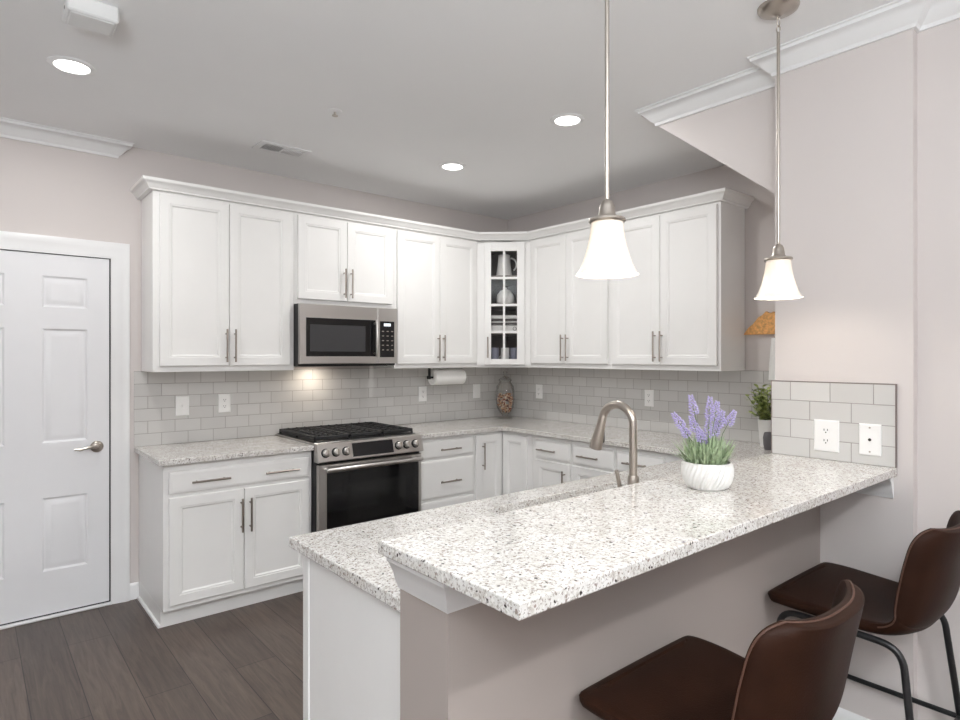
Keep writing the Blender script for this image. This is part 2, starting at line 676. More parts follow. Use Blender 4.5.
# crown mouldings at the ceiling
CP = [(0, H - 0.085), (0.010, H - 0.085), (0.014, H - 0.072), (0.028, H - 0.062), (0.046, H - 0.040), (0.062, H - 0.024),
      (0.072, H - 0.020), (0.074, H - 0.008), (0.082, H - 0.006), (0.082, H - 0.0005), (0, H - 0.0005)]
b = MB(); b.sweep([(-7.5, 0), (-3.135, 0), (-3.135, 0.01)], CP, 1)
struct('trim_1', b, M['trim'], 'white crown moulding over the panelled door, cut off at its right end')
b = MB(); b.sweep([(XS + 0.01, -2.378), (XS, -2.378), (XS, YW), (XW, YW), (XW, YPE), (-1.173, YPE), (-1.173, -7.2)], CP, 1)
struct('trim_2', b, M['trim'], 'white crown moulding stepping around the wall column')
# under-bar moulding
UP = [(0, 0.943), (0.006, 0.943), (0.008, 0.952), (0.012, 0.958), (0.018, 0.980), (0.030, 1.004), (0.036, 1.010), (0.036, 1.0255), (0, 1.0255)]
b = MB(); b.sweep([(-3.0606, -3.0171), (-3.0606, -3.1983), (XW, -3.1983), (XW, -3.453)], UP, 1)
struct('trim_3', b, M['trim'], 'white moulding under the raised bar top')
# baseboards
BP = [(0, 0), (0.013, 0), (0.013, 0.075), (0.009, 0.088), (0.004, 0.096), (0, 0.098)]
b = MB(); b.sweep([(-3.0702, 0), (-3.017, 0)], BP, 1)
struct('baseboard_back', b, M['trim'], 'short white baseboard between door casing and base cabinet')
b = MB(); b.sweep([(-3.0606, -3.0171), (-3.0606, -3.1983), (XW, -3.1983), (XW, YPE), (-1.173, YPE), (-1.173, -7.2)], BP, 1)
struct('baseboard_right', b, M['trim'], 'white baseboard along the knee wall and column')
# tiles
b = MB(); b.box(-3.042, 0, -0.009, 0, 0.916, 1.3715)
struct('trim_4', b, M['tile_a'], 'grey subway tile backsplash behind the range')
b = MB(); b.box(-0.009, 0, YW, -0.009, 0.916, 1.3715)
struct('trim_5', b, M['tile_b'], 'grey subway tile backsplash on the right wall')
b = MB(); b.box(XP, XW, YF + 0.004, YB - 0.003, 1.0565, 1.3593)
tp = struct('trim_6', b, M['tile_c'], 'small subway tile panel on the wall column above the bar')
b = MB(); b.box(XP - 0.001, XW, YF, YF + 0.004, 1.0565, 1.3593); b.box(XP - 0.001, XW, YB - 0.003, YB - 0.0005, 1.0565, 1.3593); b.box(XP - 0.001, XW, YF, YB - 0.0005, 1.3593, 1.3620)
b.build('edge_strip', M['edge'], tp)

# door
d1 = bpy.data.objects.new('door_1', None); sc.collection.objects.link(d1); d1.location = (DX1, 0, 0)
tag(d1, 'white six panel door with lever handle at the left', 'door', kind='structure')


def panel_grid(b, xs, zs, cells, y, prof):
    for i in range(len(xs) - 1):
        for j in range(len(zs) - 1):
            if (i, j) in cells:
                b.rings(xs[i], xs[i + 1], zs[j], zs[j + 1], y, prof, back=False)
            else:
                b.add([(xs[i], y, zs[j]), (xs[i + 1], y, zs[j]), (xs[i + 1], y, zs[j + 1]), (xs[i], y, zs[j + 1])], [(0, 1, 2, 3)])


b = MB()
panel_grid(b, [DX0, -3.868, -3.655, -3.491, -3.278, DX1 - 0.004], [0.022, 0.262, 0.672, 0.978, 1.617, 1.737, 1.912, DZ],
           {(1, 1), (3, 1), (1, 3), (3, 3), (1, 5), (3, 5)}, 0.002,
           [(0, 0), (0.010, -0.008), (0.016, -0.008), (0.022, -0.005), (0.040, 0.0), (0.045, 0.0)])
b.box(DX0, DX1 - 0.004, 0.0125, 0.042, 0.022, DZ)
for q in ((DX0, DX0 + 0.001, 0.022, DZ), (DX1 - 0.005, DX1 - 0.004, 0.022, DZ), (DX0, DX1 - 0.004, 0.022, 0.023), (DX0, DX1 - 0.004, DZ - 0.001, DZ)):
    b.box(q[0], q[1], 0.0021, 0.0125, q[2], q[3])
b.build('door_slab', M['door'], d1)
b = MB()
CW = 0.0955
cp = [(0.0, 0.0), (0.0, 0.010), (0.012, 0.013), (0.022, 0.014), (0.055, 0.017), (0.066, 0.021), (0.084, 0.021), (CW, 0.017), (CW, 0.0)]


def casing(b, x0, x1, ztop):
    ip = DX1 + 0.003
    il = DX0 - 0.003
    it = DZ + 0.004
    n = len(cp)
    vs = []
    for (px, pz, ox, oz) in ((ip, 0, 1, 0), (ip, it, 1, 1), (il, it, -1, 1), (il, 0, -1, 0)):
        for q, d in cp:
            vs.append((px + ox * q, -d, pz + oz * q))
    fs = []
    for i in range(3):
        for k in range(n):
            a, c = i * n + k, i * n + (k + 1) % n
            fs.append((a, c, c + n, a + n))
    fs += [tuple(range(n)), tuple(range(3 * n, 4 * n))]
    b.add(vs, fs)


casing(b, 0, 0, 0)
b.build('door_casing', M['trim'], d1)
b = MB()
b.box(DX1 - 0.0035, DX1 + 0.012, 0.006, 0.06, 0.0145, DZ + 0.0035); b.box(DX0 - 0.012, DX1 + 0.012, 0.004, 0.06, DZ + 0.004, DZ + 0.012)
b.box(DX0, DX1, 0.004, 0.045, 0.014, 0.0215)
b.build('weatherstrip', M['black'], d1)
b = MB(); b.box(DX0 - 0.01, DX1 + 0.01, -0.02, 0.06, 0, 0.014, 0.004)
b.build('threshold', M['trim'], d1)
b = MB()
b.lathe((-3.232, 0.002, 0.937), [(0.033, 0), (0.033, -0.006), (0.028, -0.012), (0.014, -0.016), (0.011, -0.045), (0.0, -0.047)], 24, axis='y')
b.tube([(-3.232, -0.042, 0.937), (-3.26, -0.048, 0.941), (-3.29, -0.05, 0.938), (-3.32, -0.05, 0.930), (-3.345, -0.047, 0.934)], [0.010, 0.009, 0.008, 0.007, 0.005])
b.build('door_handle', M['nickel'], d1)

# ------------------------------------------------------------------ cabinet builders
DOORP = [(0.0, 0.0), (0.0, 0.016), (0.003, 0.019), (0.050, 0.019), (0.053, 0.0165), (0.060, 0.0165), (0.067, 0.010), (0.071, 0.0095), (0.073, 0.0095)]
DRAWP = [(0.0, 0.0), (0.0, 0.012), (0.004, 0.0155), (0.016, 0.019), (0.018, 0.019)]


def pull(b, x, y, z, length, vert):
    h = length / 2
    off = -0.030
    if vert:
        b.tube([(x, y + off, z - h), (x, y + off, z + h)], 0.0058, 10)
        for s in (-1, 1):
            b.tube([(x, y + 0.0005, z + s * h * 0.72), (x, y + off, z + s * h * 0.72)], 0.0045, 8)
    else:
        b.tube([(x - h, y + off, z), (x + h, y + off, z)], 0.0058, 10)
        for s in (-1, 1):
            b.tube([(x + s * h * 0.72, y + 0.0005, z), (x + s * h * 0.72, y + off, z)], 0.0045, 8)


def T_back():
    return None


# right-wall frame: local x runs along -y (x_local = -y), local y = world x ... front faces -x
TR = Matrix(((0, 1, 0, 0), (-1, 0, 0, 0), (0, 0, 1, 0), (0, 0, 0, 1)))   # (u, v, z) -> (v, -u, z)


def cab_door(root, x0, x1, z0, z1, yf, T, pulls=(), prof=DOORP, name='door'):
    b = MB(T)
    b.rings(x0, x1, z0, z1, yf, prof)
    d = b.build(name, M['cabinet'], root, angle=20)
    for (px, pz, ln, vert) in pulls:
        p = MB(T)
        pull(p, px, yf - 0.019, pz, ln, vert)
        p.build('pull', M['pull'], d)
    return d


def cab_body(root, x0, x1, yb, yf, z0, z1, T, name='body'):
    b = MB(T)
    b.box(x0, x1, yb, yf, z0, z1, 0.0015)
    return b.build(name, M['cabinet'], root)


ZU, ZT = 1.3715, 2.4095
FY = -0.3064          # face of upper boxes
UG = 'white wall cabinets'


def upper(label, T, x0, x1, doors, z0=ZU, z1=ZT, base=None):
    """doors: list of (x0, x1, pull_x)"""
    loc = Vector(((x0 + x1) / 2, FY / 2, z0))
    if T:
        loc = T @ loc
    r = thing('wall_cabinet', loc, label, 'cabinet', UG)
    cab_body(r, x0, x1, -0.0095 if z0 < 1.37 + 0.01 and z0 > 1.36 else -0.0005, FY, z0, z1, T)
    for (a, c, px) in doors:
        zz0 = z0 + 0.034
        cab_door(r, a, c, zz0, z1 - 0.016, FY - 0.001, T, [(px, zz0 + 0.122, 0.20, True)])
    return r


upper('white double door wall cabinet left of the microwave, nearest the panelled door', None, -3.0043, -2.1745,
      [(-2.971, -2.590, -2.609), (-2.586, -2.206, -2.559)])
upper('short white double door wall cabinet directly above the microwave', None, -2.1735, -1.4115,
      [(-2.152, -1.800, -1.824), (-1.796, -1.434, -1.773)], z0=1.8085)
upper('white double door wall cabinet between microwave and glass corner cabinet', None, -1.4105, -0.6166,
      [(-1.390, -1.007, -1.029), (-1.003, -0.636, -0.979)])
upper('white double door wall cabinet just right of the glass corner cabinet', TR, 0.6122, 1.434,
      [(0.632, 1.016, 0.991), (1.020, 1.415, 1.043)])
upper('white double door wall cabinet at the right end beside the wall column', TR, 1.435, 2.2733,
      [(1.452, 1.850, 1.819), (1.854, 2.255, 1.871)])

# diagonal corner cabinet with glass door: local frame u along the face, v outward = -v
A0 = Vector((-0.6166, FY, 0)); B0 = Vector((FY, -0.6122, 0))
ud = (B0 - A0).normalized()
TD = Matrix(((ud.x, -ud.y * 1.0, 0, A0.x), (ud.y, ud.x, 0, A0.y), (0, 0, 1, 0), (0, 0, 0, 1)))
DW = (B0 - A0).length
cc = thing('corner_cabinet', (-0.28, -0.28, ZU), 'white angled corner wall cabinet with a small-paned glass door', 'cabinet', UG)
# open box: shell panels around an inner space
b = MB()
outer = [(-0.0005, -0.0005), (-0.0005, -0.6122), (FY, -0.6122), (-0.6166, FY), (-0.6166, -0.0005)]
b.prism(outer, 'z', ZU + 0.002, ZU + 0.02)
b.prism(outer, 'z', ZT - 0.02, ZT)
b.box(-0.6166, -0.0105, -0.018, -0.0105, ZU + 0.02, ZT - 0.02)
b.box(-0.018, -0.0105, -0.6122, -0.018, ZU + 0.02, ZT - 0.02)
b.box(-0.6166, -0.6016, FY, -0.018, ZU + 0.02, ZT - 0.02)
b.box(FY, -0.018, -0.6122, -0.5972, ZU + 0.02, ZT - 0.02)
b.build('body', M['cabinet'], cc)
b = MB(TD)
b.box(0.0, 0.060, 0, 0.018, ZU, ZT); b.box(DW - 0.060, DW, 0, 0.018, ZU, ZT)
b.box(0.06, DW - 0.06, 0, 0.018, ZU, ZU + 0.05); b.box(0.06, DW - 0.06, 0, 0.018, ZT - 0.035, ZT)
b.build('face_frame', M['cabinet'], cc)
SHZ = [1.645, 1.88, 2.11]
b = MB()
for z in SHZ:
    b.prism([(-0.02, -0.02), (-0.02, -0.59), (-0.30, -0.59), (-0.59, -0.30), (-0.59, -0.02)], 'z', z, z + 0.018)
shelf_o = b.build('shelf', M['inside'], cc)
# dark sheets over the white walls, painting the shade of the unlit inside
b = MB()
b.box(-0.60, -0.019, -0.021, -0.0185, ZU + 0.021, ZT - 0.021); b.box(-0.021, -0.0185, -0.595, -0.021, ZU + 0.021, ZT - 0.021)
b.build('inside_shade', M['inside'], cc)
gd = MB(TD)
dx0, dx1, dz0, dz1 = 0.062, DW - 0.046, ZU + 0.022, ZT - 0.016
gx0, gx1, gz0, gz1 = 0.115, 0.327, 1.44, 2.322
yo, yi = -0.020, -0.001
gd.box(dx0, gx0, yo, yi, dz0, dz1, 0.002); gd.box(gx1, dx1, yo, yi, dz0, dz1, 0.002)
gd.box(gx0, gx1, yo, yi, dz0, gz0, 0.002); gd.box(gx0, gx1, yo, yi, gz1, dz1, 0.002)
door_g = gd.build('door', M['cabinet'], cc)
b = MB(TD)
gm = (gx0 + gx1) / 2
b.box(gm - 0.009, gm + 0.009, -0.017, -0.006, gz0, gz1, 0.002)
for k in (1, 2, 3):
    z = gz0 + (gz1 - gz0) * k / 4
    b.box(gx0, gx1, -0.0165, -0.0065, z - 0.010, z + 0.010, 0.002)
b.build('muntin', M['cabinet'], door_g)
b = MB(TD); b.box(gx0 - 0.004, gx1 + 0.004, -0.0055, -0.0025, gz0 - 0.004, gz1 + 0.004)
b.build('pane', M['glass'], door_g)
b = MB(TD); pull(b, 0.090, -0.020, 1.535, 0.17, True)
b.build('pull', M['pull'], door_g)

# cabinet crown
KP = [(0.0, 2.4095), (0.012, 2.4095), (0.0225, 2.412), (0.024, 2.420), (0.030, 2.424), (0.036, 2.436), (0.048, 2.448), (0.056, 2.452), (0.0585, 2.456), (0.0585, 2.470), (0.0, 2.470)]
b = MB()
b.sweep([(-3.0043, -0.001), (-3.0043, FY), (-0.6166, FY), (FY, -0.6122), (FY, -2.2733), (-0.001, -2.2733)], KP, 1)
ck = b.build('cabinet_crown', M['cabinet'])
tag(ck, 'white crown moulding running along the tops of all the wall cabinets', 'moulding')

# ------------------------------------------------------------------ base cabinets
BY = -0.605
BG = 'white base cabinets'


def base(label, T, x0, x1, fronts, toe=True, cat='cabinet', xside=None):
    loc = Vector(((x0 + x1) / 2, BY / 2, 0))
    if T:
        loc = T @ loc
    r = thing('base_cabinet', loc, label, cat, BG)
    cab_body(r, x0, x1, -0.001, BY, 0.10, 0.8845, T)
    b = MB(T); b.box(x0, x1, -0.001, -0.545, 0.0005, 0.10)
    b.build('toe_board', M['cabinet'], r)
    for (kind, a, c, z0, z1, pulls) in fronts:
        cab_door(r, a, c, z0, z1, BY - 0.001, T, pulls, DOORP if kind == 'door' else DRAWP, kind)
    return r


r = base('white base cabinet left of the range with one wide drawer over two doors', None, -3.0158, -2.1865, [
    ('drawer', -2.990, -2.206, 0.724, 0.846, [(-2.783, 0.782, 0.20, False), (-2.384, 0.782, 0.20, False)]),
    ('door', -2.990, -2.602, 0.130, 0.706, [(-2.618, 0.560, 0.19, True)]),
    ('door', -2.598, -2.206, 0.130, 0.706, [(-2.568, 0.557, 0.19, True)])])
b = MB(); b.sweep([(-3.0158, -0.02), (-3.0158, -0.545)], [(0, 0.0005), (0.012, 0.0005), (0.010, 0.012), (0, 0.016)], 1)
b.build('shoe_moulding', M['trim'], r)
base('white three drawer base cabinet right of the range', None, -1.4195, -0.8950, [
    ('drawer', -1.398, -0.908, 0.735, 0.856, [(-1.141, 0.792, 0.18, False)]),
    ('drawer', -1.398, -0.908, 0.445, 0.718, [(-1.141, 0.560, 0.18, False)]),
    ('drawer', -1.398, -0.908, 0.130, 0.428, [(-1.141, 0.300, 0.18, False)])])
# corner base: two narrow doors meeting in the inside corner
r = thing('base_cabinet', (-0.3, -0.3, 0), 'white inside corner base cabinet with two narrow full height doors', 'cabinet', BG)
b = MB(); b.prism([(-0.001, -0.001), (-0.001, -0.940), (BY, -0.940), (BY, BY), (-0.894, BY), (-0.894, -0.001)], 'z', 0.10, 0.8845)
b.build('body', M['cabinet'], r)
b = MB(); b.prism([(-0.001, -0.001), (-0.001, -0.940), (-0.545, -0.940), (-0.545, -0.545), (-0.894, -0.545), (-0.894, -0.001)], 'z', 0.0005, 0.10)
b.build('toe_board', M['cabinet'], r)
cab_door(r, -0.886, -0.628, 0.130, 0.862, BY - 0.001, None, [(-0.826, 0.705, 0.20, True)])
cab_door(r, 0.630, 0.892, 0.130, 0.862, BY - 0.001, TR, [])
base('white base cabinet on the right wall nearest the corner, one drawer over one door', TR, 0.941, 1.335, [
    ('drawer', 0.985, 1.320, 0.722, 0.850, [(1.12, 0.785, 0.18, False)]),
    ('door', 0.985, 1.320, 0.130, 0.706, [(1.283, 0.570, 0.18, True)])])
base('white base cabinet on the right wall seen through the faucet loop', TR, 1.336, 1.714, [
    ('drawer', 1.350, 1.702, 0.722, 0.850, [(1.505, 0.783, 0.18, False)]),
    ('door', 1.350, 1.702, 0.130, 0.706, [(1.665, 0.560, 0.18, True)])])
base('white base cabinet on the right wall half hidden behind the faucet neck', TR, 1.715, 2.30, [
    ('drawer', 1.727, 2.080, 0.722, 0.850, [(1.885, 0.788, 0.18, False)]),
    ('door', 1.727, 2.080, 0.130, 0.706, [(2.04, 0.570, 0.18, True)])])
# peninsula cabinet (doors face the kitchen)
r = thing('base_cabinet', (-2.0, -2.74, 0), 'white sink cabinet under the peninsula with plain end panel', 'cabinet', BG)
TP = Matrix.Rotation(PI, 4, 'Z')
b = MB()
b.box(-3.020, -2.44, -3.0165, -2.470, 0.10, 0.8845); b.box(-1.61, -0.61, -3.0065, -2.470, 0.10, 0.8845)
b.box(-2.44, -1.61, -3.0165, -2.470, 0.10, 0.66); b.box(-2.44, -1.61, -2.49, -2.470, 0.66, 0.8845)
b.box(-3.020, -0.7, -3.0065, -2.53, 0.0005, 0.10)
b.build('body', M['cabinet'], r)
b = MB(); b.box(-3.040, -3.0202, -3.0165, -2.470, 0.0005, 0.8845); b.box(-3.0445, -3.0202, -2.490, -2.452, 0.0005, 0.8845, 0.002)
b.build('end_panel', M['cabinet'], r)
for (a, c, hx) in ((0.70, 1.05, 1.02), (1.06, 1.58, 1.55), (1.62, 2.02, 1.99), (2.03, 2.43, 2.06), (2.45, 3.00, 2.48)):
    cab_door(r, a, c, 0.130, 0.862, 2.469, TP, [(hx, 0.72, 0.18, True)])

# ------------------------------------------------------------------ worktops
ZC0, ZC = 0.885, 0.916
DC = -0.6427


def slab(polys, z0, z1, name, bev=0.003):
    import bmesh
    bm = bmesh.new()
    outer = polys[0]
    vs = [bm.verts.new((p[0], p[1], z0)) for p in outer]
    edges = [bm.edges.new((vs[i], vs[(i + 1) % len(vs)])) for i in range(len(vs))]
    for hole in polys[1:]:
        hv = [bm.verts.new((p[0], p[1], z0)) for p in hole]
        edges += [bm.edges.new((hv[i], hv[(i + 1) % len(hv)])) for i in range(len(hv))]
    bmesh.ops.triangle_fill(bm, use_beauty=True, edges=edges, use_dissolve=True)
    ret = bmesh.ops.extrude_face_region(bm, geom=list(bm.faces))
    for e in ret['geom']:
        if isinstance(e, bmesh.types.BMVert):
            e.co.z = z1
    bmesh.ops.recalc_face_normals(bm, faces=bm.faces)
    ee = [e for e in bm.edges if len(e.link_faces) == 2 and e.calc_face_angle() > 0.5 and abs(e.verts[0].co.z - e.verts[1].co.z) < 1e-4]
    bmesh.ops.bevel(bm, geom=ee, offset=bev, segments=2, profile=0.5, affect='EDGES')
    me = bpy.data.meshes.new(name)
    bm.to_mesh(me)
    bm.free()
    me.materials.append(M['granite'])
    o = bpy.data.objects.new(name, me)
    sc.collection.objects.link(o)
    return o


def rounded(x0, x1, y0, y1, r, n=5):
    pts = []
    for cx, cy, a0 in ((x1 - r, y1 - r, 0), (x0 + r, y1 - r, PI / 2), (x0 + r, y0 + r, PI), (x1 - r, y0 + r, 1.5 * PI)):
        for k in range(n + 1):
            a = a0 + PI / 2 * k / n
            pts.append((cx + r * math.cos(a), cy + r * math.sin(a)))
    return pts


o = slab([[(-3.042, -0.0095), (-2.1867, -0.0095), (-2.1867, DC), (-3.030, DC), (-3.042, DC + 0.012)]], ZC0, ZC, 'countertop')
tag(o, 'short speckled granite countertop left of the range', 'countertop', 'granite countertops')
YL = -2.3934
SX0, SX1, SY0, SY1 = -2.40, -1.655, -2.915, -2.523
o = slab([[(-1.4190, -0.0095), (-0.0095, -0.0095), (-0.0095, -3.0168), (-3.0629, -3.0168), (-3.0629, YL),
           (DC, YL), (DC, DC), (-1.4190, DC)], rounded(SX0, SX1, SY0, SY1, 0.04)], ZC0, ZC, 'countertop')
tag(o, 'long U-shaped granite countertop from range around corner to sink', 'countertop', 'granite countertops')
ZB0, ZB = 1.0258, 1.0558
o = slab([[(-3.112, YB), (XW - 0.0005, YB), (XW - 0.0005, YF), (-3.112, YF)]], ZB0 + 0.0003, ZB, 'bar_counter')
tag(o, 'raised pale granite bar top with dark speckles on the knee wall', 'countertop', 'granite countertops')

# sink and faucet
b = MB()
n = 24
rim = rounded(SX0 - 0.006, SX1 + 0.006, SY0 - 0.006, SY1 + 0.006, 0.045)
bot = rounded(SX0 + 0.01, SX1 - 0.01, SY0 + 0.01, SY1 - 0.01, 0.05)
k = len(rim)
vs = [(p[0], p[1], 0.8835) for p in rim] + [(p[0], p[1], 0.69) for p in bot]
b.add(vs, [(i, (i + 1) % k, (i + 1) % k + k, i + k) for i in range(k)] + [tuple(range(k, 2 * k))])
so = b.build('sink_basin', M['steel'])
md = so.modifiers.new('thickness', 'SOLIDIFY'); md.thickness = 0.002
tag(so, 'undermount stainless sink basin in the lower counter behind the bar', 'sink')

FX, FYY = -2.112, -2.955
f = thing('faucet', (FX, FYY, ZC), 'brushed nickel gooseneck pull-down faucet behind the raised bar', 'faucet')
b = MB(); b.lathe((FX, FYY, ZC), [(0.0, 0.0), (0.028, 0.0), (0.028, 0.006), (0.023, 0.012), (0.021, 0.05), (0.019, 0.14), (0.0165, 0.15)], 24)
b.build('base', M['nickel'], f)
path = [(FX, FYY, ZC + 0.145), (FX, FYY, ZC + 0.22), (FX, FYY, ZC + 0.30)]
R = 0.066
for k in range(1, 17):
    a = PI * k / 16 * 0.94
    path.append((FX + 0.00, FYY + R - R * math.cos(a), ZC + 0.316 + R * math.sin(a)))
b = MB(); b.tube(path, 0.0138, 16)
b.build('neck', M['nickel'], f)
e0 = Vector(path[-1]); ed = (Vector(path[-1]) - Vector(path[-2])).normalized()
b = MB(); b.tube([e0 - ed * 0.01, e0 + ed * 0.02, e0 + ed * 0.035, e0 + ed * 0.085, e0 + ed * 0.110, e0 + ed * 0.112],
                 [0.0142, 0.0155, 0.0165, 0.0215, 0.0225, 0.018], 18)
sh = b.build('spray_head', M['nickel'], f)
q = e0 + ed * 0.062 + Vector((0.0165, -0.006, 0.0))
b = MB(); b.box(q.x - 0.006, q.x + 0.006, q.y - 0.006, q.y + 0.002, q.z - 0.028, q.z + 0.022, 0.003)
b.build('spray_button', M['black'], sh)
b = MB()
b.tube([(FX - 0.015, FYY, ZC + 0.085), (FX - 0.055, FYY, ZC + 0.085)], [0.013, 0.014], 14)
b.tube([(FX - 0.052, FYY, ZC + 0.085), (FX - 0.066, FYY + 0.004, ZC + 0.12), (FX - 0.080, FYY + 0.008, ZC + 0.175)], [0.010, 0.008, 0.006], 10)
b.build('lever', M['nickel'], f)

# ------------------------------------------------------------------ range
RX0, RX1 = -2.1850, -1.4205
rg = thing('gas_range', ((RX0 + RX1) / 2, -0.34, 0), 'stainless slide-in gas range with black oven door between the counters', 'range')
b = MB(); b.box(RX0 + 0.004, RX1 - 0.004, -0.012, -0.655, 0.03, 0.905)
b.box(RX0 + 0.03, RX1 - 0.03, -0.05, -0.60, 0.0005, 0.03)
b.build('body', M['black'], rg)
b = MB()
b.box(RX0 + 0.0, RX1 - 0.0, -0.012, -0.640, 0.9165, 0.926, 0.003)
b.build('cooktop', M['steel'], rg)
b = MB(); b.box(RX0 + 0.012, RX1 - 0.012, -0.02, -0.620, 0.9255, 0.929, 0.001)
b.build('burner_tray', M['black'], rg)
# control panel: slanted front
b = MB(); b.prism([(-0.640, 0.926), (-0.672, 0.926), (-0.680, 0.921), (-0.706, 0.818), (-0.700, 0.812), (-0.640, 0.812)], 'x', RX0, RX1)
cp_o = b.build('control_panel', M['steel'], rg)
nrm = Vector((0, -0.103, 0.026)).normalized()   # panel face normal
tz = Vector((0, -0.026, -0.103)).normalized()   # down the face


def on_panel(x, t):
    q = Vector((x, -0.680, 0.921)) + tz * t
    return q


b = MB()
c0, c1 = on_panel(0, 0.010), on_panel(0, 0.096)
n1 = nrm * 0.0015
vs = []
for x in (-1.952, -1.655):
    for q in (c0, c1):
        vs.append((x, q.y, q.z)); vs.append((x, q.y + n1.y, q.z + n1.z))
b.add(vs, [(1, 3, 7, 5), (0, 1, 5, 4), (2, 6, 7, 3), (0, 2, 3, 1), (4, 5, 7, 6), (0, 4, 6, 2)])
b.build('display', M['display'], cp_o)
for x in (-2.135, -2.066, -1.996, -1.614, -1.551, -1.482):
    q = on_panel(x, 0.055)
    kb = MB()
    kb.tube([q + nrm * 0.006, q + nrm * 0.010, q + nrm * 0.030, q + nrm * 0.034], [0.021, 0.0225, 0.021, 0.017], 24)
    ko = kb.build('knob', M['steel'], rg)
    kb = MB(); kb.tube([q, q + nrm * 0.0065], [0.0285, 0.0275], 24)
    kb.build('collar', M['black'], ko)
    kb = MB(); p2 = q + nrm * 0.034
    kb.box(x - 0.004, x + 0.004, p2.y - 0.006, p2.y + 0.002, p2.z - 0.018, p2.z + 0.018, 0.002)
    kb.build('grip', M['nickel'], ko)
# oven door
b = MB()
b.box(RX0 + 0.006, RX1 - 0.006, -0.656, -0.690, 0.215, 0.795, 0.004)
od = b.build('oven_door', M['steel'], rg)
b = MB(); b.box(RX0 + 0.060, RX1 - 0.030, -0.6895, -0.6935, 0.245, 0.755, 0.003)
b.build('glass_front', M['blackglass'], od)
b = MB(); b.box(-1.985, -1.555, -0.6930, -0.6942, 0.42, 0.66)
b.build('window', M['greyglass'], od)
b = MB()
hy, hz = -0.742, 0.768
pts = [(-2.150, hy, hz), (-2.140, hy, hz), (-1.462, hy, hz), (-1.452, hy, hz)]
b.tube(pts, [0.011, 0.0145, 0.0145, 0.011], 16)
for x in (-2.125, -1.477):
    b.tube([(x, -0.689, hz), (x, hy, hz)], 0.010, 10)
b.build('handle', M['steel'], od)
b = MB(); b.box(RX0 + 0.006, RX1 - 0.006, -0.656, -0.684, 0.06, 0.205, 0.004)
b.build('drawer', M['steel'], rg)
# grates and burners
for gi in range(3):
    gx0 = RX0 + 0.020 + gi * 0.2425
    gx1 = gx0 + 0.2385
    b = MB()
    zt, zb = 0.9615, 0.9400
    fr = 0.012
    b.box(gx0, gx1, -0.035, -0.035 - fr, zb, zt, 0.003); b.box(gx0, gx1, -0.605, -0.605 + fr, zb, zt, 0.003)
    b.box(gx0, gx0 + fr, -0.035, -0.605, zb, zt, 0.003); b.box(gx1 - fr, gx1, -0.035, -0.605, zb, zt, 0.003)
    for k in range(1, 4):
        xx = gx0 + (gx1 - gx0) * k / 4
        b.box(xx - 0.004, xx + 0.004, -0.04, -0.60, zb + 0.002, zt + 0.003, 0.002)
    for yy in (-0.12, -0.19, -0.26, -0.32, -0.39, -0.46, -0.53):
        b.box(gx0 + 0.008, gx1 - 0.008, yy - 0.004, yy + 0.004, zb, zt + 0.001, 0.002)
    for xx in (gx0 + 0.006, gx1 - 0.006):
        for yy in (-0.041, -0.32, -0.599):
            b.box(xx - 0.006, xx + 0.006, yy - 0.006, yy + 0.006, 0.929, zb + 0.002)
    b.build('grate', M['iron'], rg)
for (x, y, rr) in ((-2.045, -0.17, 0.042), (-2.045, -0.47, 0.05), (-1.803, -0.32, 0.055), (-1.56, -0.17, 0.05), (-1.56, -0.47, 0.042)):
    b = MB(); b.lathe((x, y, 0.929), [(0, 0), (rr, 0), (rr, 0.008), (rr * 0.85, 0.013), (0, 0.014)], 24)
    bo = b.build('burner', M['burner'], rg)
    b = MB(); b.lathe((x, y, 0.943), [(0, 0), (rr * 0.62, 0), (rr * 0.62, 0.004), (0, 0.005)], 20)
    b.build('burner_cap', M['iron'], bo)

# ------------------------------------------------------------------ microwave
MX0, MX1, MY = -2.1725, -1.4370, -0.400
mw = thing('microwave', ((MX0 + MX1) / 2, -0.2, 1.406), 'stainless over-the-range microwave with dark window above the range', 'microwave')
b = MB(); b.box(MX0 + 0.002, MX1 - 0.002, -0.0105, -0.368, 1.398, 1.8075, 0.003)
b.build('body', M['black'], mw)
b = MB(); b.box(MX0, -1.6005, -0.369, MY, 1.412, 1.807, 0.004)
dm = b.build('door', M['steel'], mw)
b = MB(); b.box(-2.131, -1.618, MY + 0.001, MY - 0.0025, 1.462, 1.716, 0.002)
b.build('window_frame', M['blackglass'], dm)
b = MB(); b.box(-2.105, -1.700, MY - 0.0020, MY - 0.0032, 1.495, 1.672)
b.build('window', M['microglass'], dm)
b = MB()
hx = -1.628
b.tube([(hx, -0.436, 1.462), (hx, -0.440, 1.475), (hx, -0.440, 1.700), (hx, -0.436, 1.713)], [0.009, 0.0115, 0.0115, 0.009], 14)
for z in (1.482, 1.692):
    b.tube([(hx, MY + 0.001, z), (hx, -0.438, z)], 0.008, 10)
b.build('handle', M['steel'], dm)
b = MB(); b.box(-1.5992, MX1, -0.369, MY, 1.412, 1.807, 0.004)
pm = b.build('control_panel', M['steel'], mw)
b = MB(); b.box(-1.583, -1.466, MY + 0.001, MY - 0.0022, 1.456, 1.711, 0.001)
b.build('keypad', M['display'], pm)
b = MB(); b.box(-1.553, -1.497, MY - 0.0015, MY - 0.0030, 1.676, 1.697)
b.build('clock', emit('clock_glow', (0.75, 0.8, 0.85, 1), 0.5), pm)
bt = plain('button_print', lin(150, 140, 130), 0.5)
for i in range(5):
    for j in range(3):
        xx, zz = -1.560 + j * 0.038, 1.640 - i * 0.033
        b = MB(); b.box(xx - 0.008, xx + 0.008, MY - 0.0015, MY - 0.0028, zz - 0.003, zz + 0.003)
        b.build('button', bt, pm)
